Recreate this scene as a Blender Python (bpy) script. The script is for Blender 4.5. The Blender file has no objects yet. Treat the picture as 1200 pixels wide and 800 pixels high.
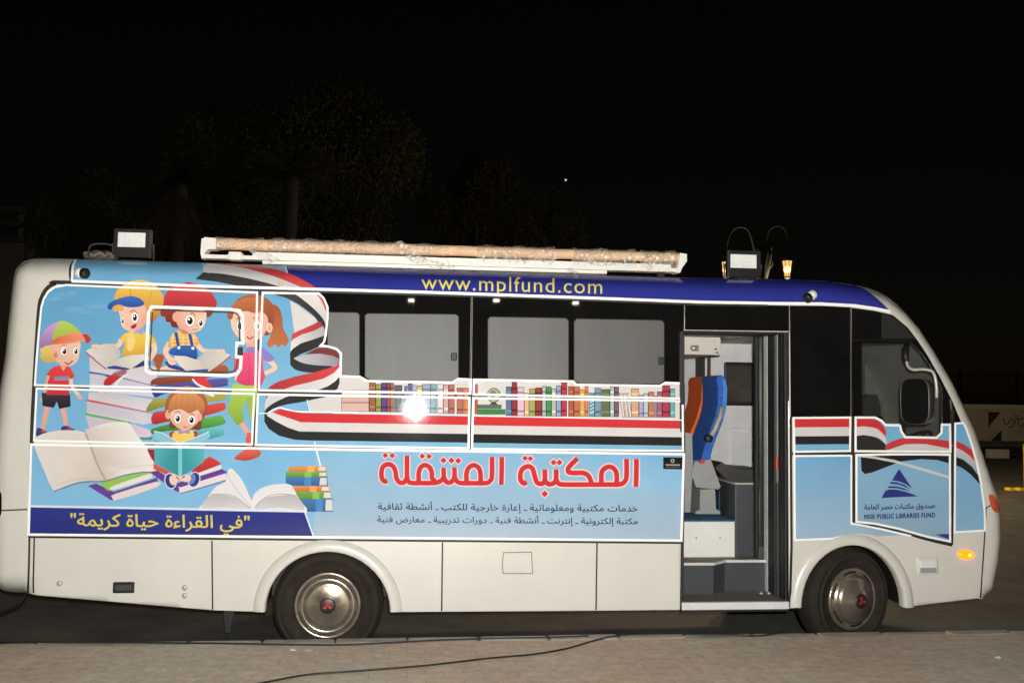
import bpy, bmesh, math, random
import numpy as np
from mathutils import Vector, Matrix
from mathutils.geometry import tessellate_polygon, interpolate_bezier
rad = math.radians
random.seed(11)
sc = bpy.context.scene
COL = sc.collection

# ------------------------------------------------------------------ camera
FPX = 1100.0
CAM = Vector((0.0, -7.08, 1.80))
YAW, PITCH, ROLL = rad(6.0), math.atan(65 / FPX), 0.014
fw = Vector((math.sin(YAW) * math.cos(PITCH), math.cos(YAW) * math.cos(PITCH), math.sin(PITCH)))
rt = Vector((math.cos(YAW), -math.sin(YAW), 0.0))
up = rt.cross(fw)
rt, up = rt * math.cos(ROLL) + up * math.sin(ROLL), up * math.cos(ROLL) - rt * math.sin(ROLL)
cd = bpy.data.cameras.new('camera'); cam = bpy.data.objects.new('camera', cd); COL.objects.link(cam)
cam.matrix_world = Matrix(((rt.x, up.x, -fw.x, CAM.x), (rt.y, up.y, -fw.y, CAM.y), (rt.z, up.z, -fw.z, CAM.z), (0, 0, 0, 1)))
cd.sensor_fit = 'HORIZONTAL'; cd.sensor_width = 36.0; cd.lens = 36.0 * FPX / 1200.0
cd.clip_start = 0.05; cd.clip_end = 3000
sc.camera = cam

# ------------------------------------------------------------------ night sky, moon, camera flash, exposure
w = bpy.data.worlds.new('World'); sc.world = w; w.use_nodes = True
nt = w.node_tree
sky = nt.nodes.new('ShaderNodeTexSky'); sky.sky_type = 'NISHITA'; sky.sun_disc = False
sky.sun_elevation = rad(24); sky.sun_rotation = rad(200)
tint = nt.nodes.new('ShaderNodeVectorMath'); tint.operation = 'MULTIPLY'; tint.inputs[1].default_value = (1.7, 1.15, .75)      # town glow warms the night sky
nt.links.new(sky.outputs[0], tint.inputs[0]); nt.links.new(tint.outputs[0], nt.nodes['Background'].inputs[0])
nt.nodes['Background'].inputs[1].default_value = 0.00028
sl = bpy.data.lights.new('moon', 'SUN'); so = bpy.data.objects.new('moon', sl); COL.objects.link(so)
sl.energy = 0.004; sl.angle = rad(0.5); sl.color = (1.0, .95, .86)
so.rotation_euler = (rad(66), 0, rad(-20))
fl = bpy.data.lights.new('camera_flash', 'POINT'); fo = bpy.data.objects.new('camera_flash', fl); COL.objects.link(fo)
fl.energy = 2200; fl.shadow_soft_size = 0.045; fl.color = (1.0, .99, .965)
fo.location = CAM + rt * 0.06 + up * 0.16 - fw * 0.12
sc.view_settings.view_transform = 'Standard'; sc.view_settings.look = 'None'
sc.view_settings.exposure = 0.0; sc.view_settings.gamma = 1.0; sc.view_settings.use_curve_mapping = False
sc.cycles.max_bounces = 6; sc.cycles.transparent_max_bounces = 12

# ------------------------------------------------------------------ pixel <-> place helpers
def ray(px, py):
    return (fw + rt * ((px - 600) / FPX) + up * ((400 - py) / FPX))
def at(px, py, Y):
    d = ray(px, py); t = (Y - CAM.y) / d.y
    return CAM + d * t
WHEEL_R = .405
GZ = at(384, 709, .06).z - WHEEL_R        # road level: the tyres stand on it, the high kerb hides their feet
def on_ground(px, py, z=None):
    z = GZ if z is None else z
    d = ray(px, py); t = (z - CAM.z) / d.z
    return CAM + d * t

# ------------------------------------------------------------------ materials
def lin(c):
    return tuple(((v / 255) / 12.92 if v / 255 <= .04045 else ((v / 255 + .055) / 1.055) ** 2.4) for v in c)
MATS = {}
def mk(name, rgb, rough=.5, metal=0.0, coat=0.0, var=.10, scale=6.0, bump=0.0, bscale=60.0, emit=0.0, spec=.5, stretch=None):
    if name in MATS: return MATS[name]
    m = bpy.data.materials.new(name); m.use_nodes = True
    t = m.node_tree; b = t.nodes['Principled BSDF']
    c = lin(rgb)
    co = t.nodes.new('ShaderNodeTexCoord')
    src = co.outputs['Object']
    if stretch:
        mp = t.nodes.new('ShaderNodeMapping'); mp.inputs['Scale'].default_value = stretch
        t.links.new(src, mp.inputs[0]); src = mp.outputs[0]
    n = t.nodes.new('ShaderNodeTexNoise'); n.inputs['Scale'].default_value = scale; n.inputs['Detail'].default_value = 6
    n.inputs['Roughness'].default_value = .65
    t.links.new(src, n.inputs['Vector'])
    r = t.nodes.new('ShaderNodeValToRGB')
    r.color_ramp.elements[0].position = .3; r.color_ramp.elements[1].position = .7
    r.color_ramp.elements[0].color = (*[max(0, v * (1 - var)) for v in c], 1)
    r.color_ramp.elements[1].color = (*[min(1, v * (1 + var)) for v in c], 1)
    t.links.new(n.outputs['Fac'], r.inputs[0]); t.links.new(r.outputs[0], b.inputs['Base Color'])
    b.inputs['Roughness'].default_value = rough; b.inputs['Metallic'].default_value = metal
    b.inputs['Coat Weight'].default_value = coat; b.inputs['Coat Roughness'].default_value = .06
    b.inputs['Specular IOR Level'].default_value = spec
    if emit:
        b.inputs['Emission Color'].default_value = (*c, 1); b.inputs['Emission Strength'].default_value = emit
    if bump:
        n2 = t.nodes.new('ShaderNodeTexNoise'); n2.inputs['Scale'].default_value = bscale; n2.inputs['Detail'].default_value = 4
        bp = t.nodes.new('ShaderNodeBump'); bp.inputs['Strength'].default_value = bump; bp.inputs['Distance'].default_value = .01
        t.links.new(src, n2.inputs['Vector']); t.links.new(n2.outputs['Fac'], bp.inputs['Height']); t.links.new(bp.outputs[0], b.inputs['Normal'])
    MATS[name] = m
    return m
def print_mat(name='printed_vinyl', rough=.042):
    m = bpy.data.materials.new(name); m.use_nodes = True
    t = m.node_tree; b = t.nodes['Principled BSDF']
    a = t.nodes.new('ShaderNodeVertexColor'); a.layer_name = 'Col'
    co = t.nodes.new('ShaderNodeTexCoord')
    n = t.nodes.new('ShaderNodeTexNoise'); n.inputs['Scale'].default_value = 3.2; n.inputs['Detail'].default_value = 8
    t.links.new(co.outputs['Object'], n.inputs['Vector'])
    mr = t.nodes.new('ShaderNodeMapRange'); mr.inputs['From Min'].default_value = .3; mr.inputs['From Max'].default_value = .7
    mr.inputs['To Min'].default_value = .95; mr.inputs['To Max'].default_value = 1.03
    b.inputs['Specular IOR Level'].default_value = .16
    t.links.new(n.outputs['Fac'], mr.inputs['Value'])
    mx = t.nodes.new('ShaderNodeVectorMath'); mx.operation = 'SCALE'
    t.links.new(a.outputs['Color'], mx.inputs[0]); t.links.new(mr.outputs[0], mx.inputs['Scale'])
    t.links.new(mx.outputs[0], b.inputs['Base Color'])
    r2 = t.nodes.new('ShaderNodeMapRange'); r2.inputs['To Min'].default_value = rough - .01; r2.inputs['To Max'].default_value = rough + .02
    t.links.new(n.outputs['Fac'], r2.inputs['Value']); t.links.new(r2.outputs[0], b.inputs['Roughness'])
    n2 = t.nodes.new('ShaderNodeTexNoise'); n2.inputs['Scale'].default_value = 9; n2.inputs['Detail'].default_value = 3
    bp = t.nodes.new('ShaderNodeBump'); bp.inputs['Strength'].default_value = .04; bp.inputs['Distance'].default_value = .008
    t.links.new(co.outputs['Object'], n2.inputs['Vector']); t.links.new(n2.outputs['Fac'], bp.inputs['Height']); t.links.new(bp.outputs[0], b.inputs['Normal'])
    return m
PRINT = print_mat()
CREAM = mk('cream_paint', (212, 209, 198), .3, coat=.35, var=.045, scale=1.6, bump=.06, bscale=3)
BLACKGLASS = mk('tinted_glass', (19, 19, 18), .02, var=.25, scale=3, spec=.5)
RUBBER = mk('black_rubber', (32, 31, 28), .6, var=.2, bump=.1)
TYRE = mk('tyre_rubber', (46, 41, 35), .85, var=.3, scale=9, spec=.2, bump=.35, bscale=40)
CHROME = mk('hub_chrome', (168, 156, 138), .24, metal=.75, var=.22, scale=9, bump=.12, bscale=14)
ALU = mk('aluminium', (186, 184, 176), .4, metal=.25, var=.1)
DARKMETAL = mk('dark_metal', (30, 29, 27), .5, metal=.3, var=.2)
PANE = mk('frosted_window_film', (86, 86, 83), .5, var=.13, scale=1.6, stretch=(2.2, 1, .5))
FRONTPANE = mk('smoked_window_film', (42, 42, 40), .35, var=.14, scale=2.5)
WHITE = mk('white_plastic', (232, 230, 222), .4, var=.04)
LGREY = mk('light_grey_trim', (218, 217, 214), .5, var=.06)
MGREY = mk('grey_plastic', (150, 151, 148), .5, var=.08)
SLATE = mk('slate_panel', (62, 65, 68), .5, var=.12)
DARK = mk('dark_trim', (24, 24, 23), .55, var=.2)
FLOORM = mk('worn_step_floor', (122, 112, 98), .7, var=.3, scale=18)
BLUESEAT = mk('blue_upholstery', (46, 98, 182), .85, var=.14, scale=14, bump=.15, bscale=180)
ORANGESEAT = mk('orange_upholstery', (232, 104, 38), .85, var=.14, scale=14, bump=.15, bscale=180)
CARPET = mk('blue_carpet', (66, 118, 156), .9, var=.2, scale=30)

# ------------------------------------------------------------------ object helpers
def link(name, me, mat=None, parent=None, smooth=False):
    o = bpy.data.objects.new(name, me); COL.objects.link(o)
    if mat: me.materials.append(mat)
    if parent: o.parent = parent
    if smooth:
        me.polygons.foreach_set('use_smooth', [True] * len(me.polygons))
    return o
def obj(name, bm, mat=None, parent=None, smooth=False):
    bmesh.ops.recalc_face_normals(bm, faces=bm.faces)
    me = bpy.data.meshes.new(name); bm.to_mesh(me); bm.free()
    return link(name, me, mat, parent, smooth)
def tag(o, label, cat, group=None, kind=None):
    if label: o['label'] = label
    if cat: o['category'] = cat
    if group: o['group'] = group
    if kind: o['kind'] = kind
    return o
def struct(o):
    o['kind'] = 'structure'; return o
def thing(name, label, cat, group=None):
    o = bpy.data.objects.new(name, None); COL.objects.link(o); o.empty_display_size = .3
    return tag(o, label, cat, group)
def set_base(t, loc):
    """put an Empty at the thing's base without moving its parts"""
    t.location = loc
    mi = Matrix.Translation(-Vector(loc))
    for c in t.children: c.matrix_parent_inverse = mi
def box(bm, x0, x1, y0, y1, z0, z1, bev=0.0):
    vs = [bm.verts.new((x, y, z)) for z in (z0, z1) for y in (y0, y1) for x in (x0, x1)]
    fs = [bm.faces.new([vs[i] for i in f]) for f in ((0, 2, 3, 1), (4, 5, 7, 6), (0, 1, 5, 4), (2, 6, 7, 3), (0, 4, 6, 2), (1, 3, 7, 5))]
    if bev:
        es = list({e for f in fs for e in f.edges})
        bmesh.ops.bevel(bm, geom=es, offset=bev, segments=2, affect='EDGES', profile=.5)
def boxo(name, x0, x1, y0, y1, z0, z1, mat, parent=None, bev=0.0):
    bm = bmesh.new(); box(bm, x0, x1, y0, y1, z0, z1, bev); return obj(name, bm, mat, parent)
def tube(bm, pts, r, seg=10, cap=True):
    pts = [Vector(p) for p in pts]; rings = []
    rr = r if isinstance(r, (list, tuple)) else [r] * len(pts)
    prev = None
    for i, p in enumerate(pts):
        d = (pts[min(i + 1, len(pts) - 1)] - pts[max(i - 1, 0)]).normalized()
        a = d.cross(Vector((0, 0, 1)))
        if a.length < .05: a = d.cross(Vector((0, 1, 0)))
        a.normalize()
        if prev is not None:
            a = (prev - d * prev.dot(d)).normalized() if (prev - d * prev.dot(d)).length > .05 else a
        prev = a; b = d.cross(a)
        rings.append([bm.verts.new(p + (a * math.cos(2 * math.pi * k / seg) + b * math.sin(2 * math.pi * k / seg)) * rr[i]) for k in range(seg)])
    for A, B in zip(rings, rings[1:]):
        for k in range(seg): bm.faces.new((A[k], A[(k + 1) % seg], B[(k + 1) % seg], B[k]))
    if cap:
        bm.faces.new(rings[0]); bm.faces.new(list(reversed(rings[-1])))
def lathe(bm, prof, c, axis='y', seg=48):
    """prof: (radius, height along axis)"""
    rings = []
    for r_, h in prof:
        ring = []
        for k in range(seg):
            a = 2 * math.pi * k / seg; u, v = r_ * math.cos(a), r_ * math.sin(a)
            ring.append(bm.verts.new((c[0] + u, c[1] + h, c[2] + v) if axis == 'y' else (c[0] + u, c[1] + v, c[2] + h)))
        rings.append(ring)
    for A, B in zip(rings, rings[1:]):
        for k in range(seg): bm.faces.new((A[k], A[(k + 1) % seg], B[(k + 1) % seg], B[k]))
    if prof[0][0] > 1e-4: bm.faces.new(rings[0])
    if prof[-1][0] > 1e-4: bm.faces.new(list(reversed(rings[-1])))
    bmesh.ops.remove_doubles(bm, verts=bm.verts, dist=1e-5)
def prism(bm, pts, y0, y1):
    """outline of (x,z) points, y0 front .. y1 back"""
    A = [bm.verts.new((x, y0, z)) for x, z in pts]; B = [bm.verts.new((x, y1, z)) for x, z in pts]
    tris = tessellate_polygon([[Vector((x, z, 0)) for x, z in pts]])
    for t in tris:
        try:
            bm.faces.new([A[i] for i in t]); bm.faces.new([B[i] for i in reversed(t)])
        except ValueError: pass
    n = len(pts)
    for i in range(n): bm.faces.new((A[i], B[i], B[(i + 1) % n], A[(i + 1) % n]))
def pxprism(name, pts, Y0, Y1, mat, parent=None, bev=0.0):
    """outline traced at depth Y0, given its own thickness"""
    bm = bmesh.new(); q = [at(x, y, Y0) for x, y in pts]
    prism(bm, [(p.x, p.z) for p in q], Y0, Y1)
    if bev:
        es = [e for e in bm.edges if len(e.link_faces) == 2 and e.calc_face_angle(0) > .5]
        bmesh.ops.bevel(bm, geom=es, offset=bev, segments=3, affect='EDGES', profile=.5)
    return obj(name, bm, mat, parent)
def cr(pts, n=6, closed=True):
    """Catmull-Rom through the points"""
    P = [np.array(p, float) for p in pts]; m = len(P); out = []
    rng = range(m) if closed else range(m - 1)
    for i in rng:
        if closed: a, b, c, d = P[(i - 1) % m], P[i], P[(i + 1) % m], P[(i + 2) % m]
        else: a, b, c, d = P[max(i - 1, 0)], P[i], P[i + 1], P[min(i + 2, m - 1)]
        for k in range(n):
            t = k / n
            out.append(tuple(.5 * ((2 * b) + (c - a) * t + (2 * a - 5 * b + 4 * c - d) * t * t + (3 * b - a - 3 * c + d) * t ** 3)))
    if not closed: out.append(tuple(P[-1]))
    return out

# ------------------------------------------------------------------ the bus side: a slightly leaning flat side, rounded towards its silhouette
WID, RR, LEAN = 2.10, 0.20, 0.025
SILPX = [(30, 694), (8, 692.5), (-5, 685), (-10, 670), (-11, 600), (-9, 520), (-4, 460), (2, 420), (9, 346), (12, 322), (18, 309.5),
         (32, 302), (60, 301), (88, 302), (240, 306.5), (500, 315), (600, 318), (820, 324.5), (900, 326), (950, 327), (975, 328.8),
         (1012, 334), (1040, 344), (1062, 362), (1079, 382), (1095, 407), (1117, 445), (1142, 500), (1161, 558), (1168, 578),
         (1171, 604), (1171, 630), (1168, 656), (1160, 692), (1150, 700)]
SIL = [(p.x, p.z) for p in (at(x, y, .20) for x, y in SILPX)]
SIL = [tuple(p) for p in SIL]
_a = np.array(SIL[:-1]); _b = np.array(SIL[1:]); _ab = _b - _a; _l2 = (_ab ** 2).sum(1)
def sdist(x, z):
    p = np.array((x, z)); t = np.clip(((p - _a) * _ab).sum(1) / _l2, 0, 1)
    return float(np.sqrt((((_a + _ab * t[:, None]) - p) ** 2).sum(1).min()))
def surf(x, z):
    d = sdist(x, z); g = 0.0
    if d < RR: g = RR * (1 - d / RR) ** 2.8
    return LEAN * z + g
def onside(px, py):
    Y = 0.03
    for i in range(24):
        p = at(px, py, Y); Yn = surf(p.x, p.z)
        if abs(Yn - Y) < 2e-6: break
        Y = Yn if (i < 3 and Yn < .08) else .5 * Y + .5 * Yn
    return at(px, py, Y)
def grid_bisect(bm, step, x0, x1, z0, z1):
    n = int((x1 - x0) / step)
    for i in range(n + 1):
        bmesh.ops.bisect_plane(bm, geom=bm.verts[:] + bm.edges[:] + bm.faces[:], plane_co=(math.floor(x0 / step) * step + i * step + step, 0, 0), plane_no=(1, 0, 0), dist=1e-6)
    n = int((z1 - z0) / step)
    for i in range(n + 1):
        bmesh.ops.bisect_plane(bm, geom=bm.verts[:] + bm.edges[:] + bm.faces[:], plane_co=(0, 0, math.floor(z0 / step) * step + i * step + step), plane_no=(0, 0, 1), dist=1e-6)

def roof_z(x):
    for (x0, z0), (x1, z1) in zip(SIL[11:22], SIL[12:23]):
        if x0 <= x <= x1: return z0 + (z1 - z0) * (x - x0) / (x1 - x0)
    return 9.0

class Art:
    """flat printed artwork: outlines in photo pixels, laid on the bus side as thin vinyl film"""
    STEP = .00003
    def __init__(s, base): s.off = base; s.tris = []
    def _add(s, pts, tris, cols):
        s.off += s.STEP
        cols = [tuple(.88 * v + .12 * (.25 * c[0] + .6 * c[1] + .15 * c[2]) for v in c) for c in cols]     # an overall hazy veil is put into the print colours as grey
        s.tris.append((pts, tris, cols, s.off))
    def poly(s, pts, c, z=None, c2=None, axis=None, smooth=0):
        if smooth: pts = cr(pts, smooth)
        if z: pts = [(z[0] + x / z[2], z[1] + y / z[2]) for x, y in pts]
        tris = tessellate_polygon([[Vector((x, y, 0)) for x, y in pts]])
        if c2:
            (ax, ay), (bx, by) = axis or ((0, min(p[1] for p in pts)), (0, max(p[1] for p in pts)))
            if z and axis: ax, ay, bx, by = z[0] + ax / z[2], z[1] + ay / z[2], z[0] + bx / z[2], z[1] + by / z[2]
            L = (bx - ax) ** 2 + (by - ay) ** 2
            A, B = np.array(lin(c)), np.array(lin(c2)); cols = []
            for x, y in pts:
                t = min(1, max(0, ((x - ax) * (bx - ax) + (y - ay) * (by - ay)) / L)); cols.append(tuple(A * (1 - t) + B * t))
        else: cols = [lin(c)] * len(pts)
        s._add(pts, tris, cols)
    def sm(s, pts, c, z=None, c2=None, axis=None, n=5): s.poly(pts, c, z, c2, axis, n)
    def soft(s, cx, cy, rx, ry, c, c2, z=None, n=22):
        P = [(cx, cy)] + [(cx + rx * math.cos(2 * math.pi * k / n), cy + ry * math.sin(2 * math.pi * k / n)) for k in range(n)]
        if z: P = [(z[0] + x / z[2], z[1] + y / z[2]) for x, y in P]
        s._add(P, [(0, 1 + k, 1 + (k + 1) % n) for k in range(n)], [lin(c)] + [lin(c2)] * n)
    def ell(s, cx, cy, rx, ry, c, z=None, c2=None, n=20, rot=0):
        P = []
        for k in range(n):
            a = 2 * math.pi * k / n; u, v = rx * math.cos(a), ry * math.sin(a)
            P.append((cx + u * math.cos(rot) - v * math.sin(rot), cy + u * math.sin(rot) + v * math.cos(rot)))
        s.poly(P, c, z, c2)
    def stroke(s, pts, wd, c, z=None, smooth=True, closed=False, w2=None, n=6):
        if smooth and len(pts) > 2: pts = cr(pts, n, closed)
        k = z[2] if z else 1.0
        if z: pts = [(z[0] + x / z[2], z[1] + y / z[2]) for x, y in pts]
        Lf, Rt = [], []; m = len(pts)
        for i, (x, y) in enumerate(pts):
            if closed: p, q = pts[(i - 1) % m], pts[(i + 1) % m]
            else: p, q = pts[max(i - 1, 0)], pts[min(i + 1, m - 1)]
            d1 = np.array((x - p[0], y - p[1])); d2 = np.array((q[0] - x, q[1] - y))
            l1, l2 = np.hypot(*d1), np.hypot(*d2)
            d1 = d1 / l1 if l1 > 1e-9 else d2 / max(l2, 1e-9); d2 = d2 / l2 if l2 > 1e-9 else d1
            t = d1 + d2; t = t / max(np.hypot(*t), 1e-6); mit = 1 / max(.45, float(np.dot(t, d1)))
            h = (wd if w2 is None else wd + (w2 - wd) * i / (m - 1)) / k / 2 * mit
            Lf.append((x - t[1] * h, y + t[0] * h)); Rt.append((x + t[1] * h, y - t[0] * h))
        P = Lf + Rt; tr = []
        for i in range(m if closed else m - 1):
            j = (i + 1) % m; tr += [(i, j, m + j), (i, m + j, m + i)]
        s._add(P, tr, [lin(c)] * len(P))
    def text(s, body, p0, p1, c, vs=1.0, bold=0.0, space=1.0, outline=None):
        # letter outlines -> filled by the winding rule in thin horizontal slices (the font's outlines overlap themselves)
        cu = bpy.data.curves.new('lettering', 'FONT'); cu.body = body; cu.space_character = space
        o = bpy.data.objects.new('lettering', cu); COL.objects.link(o)
        bpy.context.view_layer.update()
        cv = o.to_curve(bpy.context.evaluated_depsgraph_get()); cont = []
        for sp in cv.splines:
            bp_ = sp.bezier_points; P = []
            for i in range(len(bp_)):
                a_, b_ = bp_[i], bp_[(i + 1) % len(bp_)]
                P += [(v.x, v.y) for v in interpolate_bezier(a_.co, a_.handle_right, b_.handle_left, b_.co, 6)[:-1]]
            if len(P) > 2: cont.append(P)
        o.to_curve_clear(); bpy.data.objects.remove(o); bpy.data.curves.remove(cu)
        xs = [p[0] for P in cont for p in P]; ys = [p[1] for P in cont for p in P]; x0, x1 = min(xs), max(xs); W = x1 - x0
        dx, dy = p1[0] - p0[0], p1[1] - p0[1]; k = math.hypot(dx, dy) / W * vs
        E_ = []
        for P in cont:
            for (ax, ay), (bx, by) in zip(P, P[1:] + P[:1]):
                if abs(ay - by) > 1e-9: E_.append((ax, ay, bx, by, 1 if by > ay else -1))
        E_ = np.array(E_); h = 1 / 70.0; V, T = [], []
        y = min(ys) + h / 2
        while y < max(ys):
            m = (np.minimum(E_[:, 1], E_[:, 3]) <= y) & (np.maximum(E_[:, 1], E_[:, 3]) > y); e = E_[m]
            if len(e):
                sl = (e[:, 2] - e[:, 0]) / (e[:, 3] - e[:, 1]); X = e[:, 0] + (y - e[:, 1]) * sl; sl = np.clip(sl, -1.5, 1.5); od = np.argsort(X); wn = 0
                for q in od:
                    if wn == 0: st = q
                    wn += e[q, 4]
                    if wn == 0:
                        b0 = len(V)
                        V += [(X[st] - sl[st] * h / 2 - bold, y - h / 2), (X[q] - sl[q] * h / 2 + bold, y - h / 2), (X[q] + sl[q] * h / 2 + bold, y + h / 2), (X[st] + sl[st] * h / 2 - bold, y + h / 2)]
                        T += [(b0, b0 + 1, b0 + 2), (b0, b0 + 2, b0 + 3)]
            y += h
        fit = lambda x, y: (p0[0] + dx * (x - x0) / W, p0[1] + dy * (x - x0) / W - y * k)
        s._add([fit(x, y) for x, y in V], T, [lin(c)] * len(V))
        if bold:
            for P in cont: s.stroke([fit(x, y) for x, y in P], bold * 2 * k, c, smooth=False, closed=True)
    def build(s, name, parent, curved=False, mat=None):
        bm = bmesh.new(); cl = bm.loops.layers.float_color.new('Col')
        for pts, tris, cols, off in s.tris:
            q = [onside(x, y) for x, y in pts]
            if curved:
                for p in q: p.z = min(p.z, roof_z(p.x) - .004)
            vs = [bm.verts.new((p.x, -off, p.z)) for p in q]
            for t in tris:
                if len(set(t)) < 3: continue
                try: f = bm.faces.new([vs[i] for i in t])
                except ValueError: continue
                for lp, i in zip(f.loops, t): lp[cl] = (*cols[i], 1)
        if curved:
            xs = [v.co.x for v in bm.verts]; zs = [v.co.z for v in bm.verts]
            grid_bisect(bm, .035, min(xs), max(xs), min(zs), max(zs))
        for f in bm.faces:
            f.normal_update()
            if f.normal.y > 0: f.normal_flip()
        for v in bm.verts:
            v.co.y += surf(v.co.x, v.co.z)
            if curved: v.co.y -= .007 * max(0, 1 - sdist(v.co.x, v.co.z) / RR)
        me = bpy.data.meshes.new(name); bm.to_mesh(me); bm.free()
        return link(name, me, mat or PRINT, parent, smooth=curved)

# Arabic letters joined by hand: (isolated, final, initial, medial)
AF = {'ا': 'ﺍﺎ', 'أ': 'ﺃﺄ', 'إ': 'ﺇﺈ', 'ب': 'ﺏﺐﺑﺒ', 'ة': 'ﺓﺔ', 'ت': 'ﺕﺖﺗﺘ', 'ث': 'ﺙﺚﺛﺜ', 'ج': 'ﺝﺞﺟﺠ', 'ح': 'ﺡﺢﺣﺤ', 'خ': 'ﺥﺦﺧﺨ', 'د': 'ﺩﺪ',
      'ر': 'ﺭﺮ', 'ش': 'ﺵﺶﺷﺸ', 'ص': 'ﺹﺺﺻﺼ', 'ض': 'ﺽﺾﺿﻀ', 'ط': 'ﻁﻂﻃﻄ', 'ع': 'ﻉﻊﻋﻌ', 'ف': 'ﻑﻒﻓﻔ', 'ق': 'ﻕﻖﻗﻘ', 'ك': 'ﻙﻚﻛﻜ', 'ل': 'ﻝﻞﻟﻠ',
      'م': 'ﻡﻢﻣﻤ', 'ن': 'ﻥﻦﻧﻨ', 'و': 'ﻭﻮ', 'ي': 'ﻱﻲﻳﻴ', 'ء': 'ﺀ', 'ه': 'ﻩﻪﻫﻬ', 'س': 'ﺱﺲﺳﺴ'}
def arabic(s):
    out = []
    for i, ch in enumerate(s):
        if ch not in AF: out.append(ch); continue
        prev = i > 0 and s[i - 1] in AF and len(AF[s[i - 1]]) == 4 and len(AF[ch]) > 1
        nxt = i + 1 < len(s) and s[i + 1] in AF and len(AF[s[i + 1]]) > 1 and len(AF[ch]) == 4
        out.append(AF[ch][(3 if nxt else 1) if prev else (2 if nxt else 0)])
    return ''.join(reversed(out))

# ------------------------------------------------------------------ ground, road, pavement, kerb
def ground_mat(name, base, dark, sc1, bump, rough=.85, bs=220):
    m = bpy.data.materials.new(name); m.use_nodes = True; t = m.node_tree; b = t.nodes['Principled BSDF']
    co = t.nodes.new('ShaderNodeTexCoord')
    n = t.nodes.new('ShaderNodeTexNoise'); n.inputs['Scale'].default_value = sc1; n.inputs['Detail'].default_value = 9; n.inputs['Roughness'].default_value = .7
    t.links.new(co.outputs['Object'], n.inputs['Vector'])
    r = t.nodes.new('ShaderNodeValToRGB'); e = r.color_ramp.elements
    e[0].position = .36; e[1].position = .66; e[0].color = (*dark, 1); e[1].color = (*base, 1)
    t.links.new(n.outputs['Fac'], r.inputs[0]); t.links.new(r.outputs[0], b.inputs['Base Color'])
    n2 = t.nodes.new('ShaderNodeTexNoise'); n2.inputs['Scale'].default_value = bs; n2.inputs['Detail'].default_value = 3
    bp = t.nodes.new('ShaderNodeBump'); bp.inputs['Strength'].default_value = bump; bp.inputs['Distance'].default_value = .006
    t.links.new(co.outputs['Object'], n2.inputs['Vector']); t.links.new(n2.outputs['Fac'], bp.inputs['Height']); t.links.new(bp.outputs[0], b.inputs['Normal'])
    b.inputs['Roughness'].default_value = rough
    return m
ASPH = ground_mat('asphalt', (.12, .105, .088), (.055, .049, .042), 1.7, .6)
KERBM = ground_mat('kerb_concrete', (.50, .45, .36), (.28, .25, .20), 3.5, .5)
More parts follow.
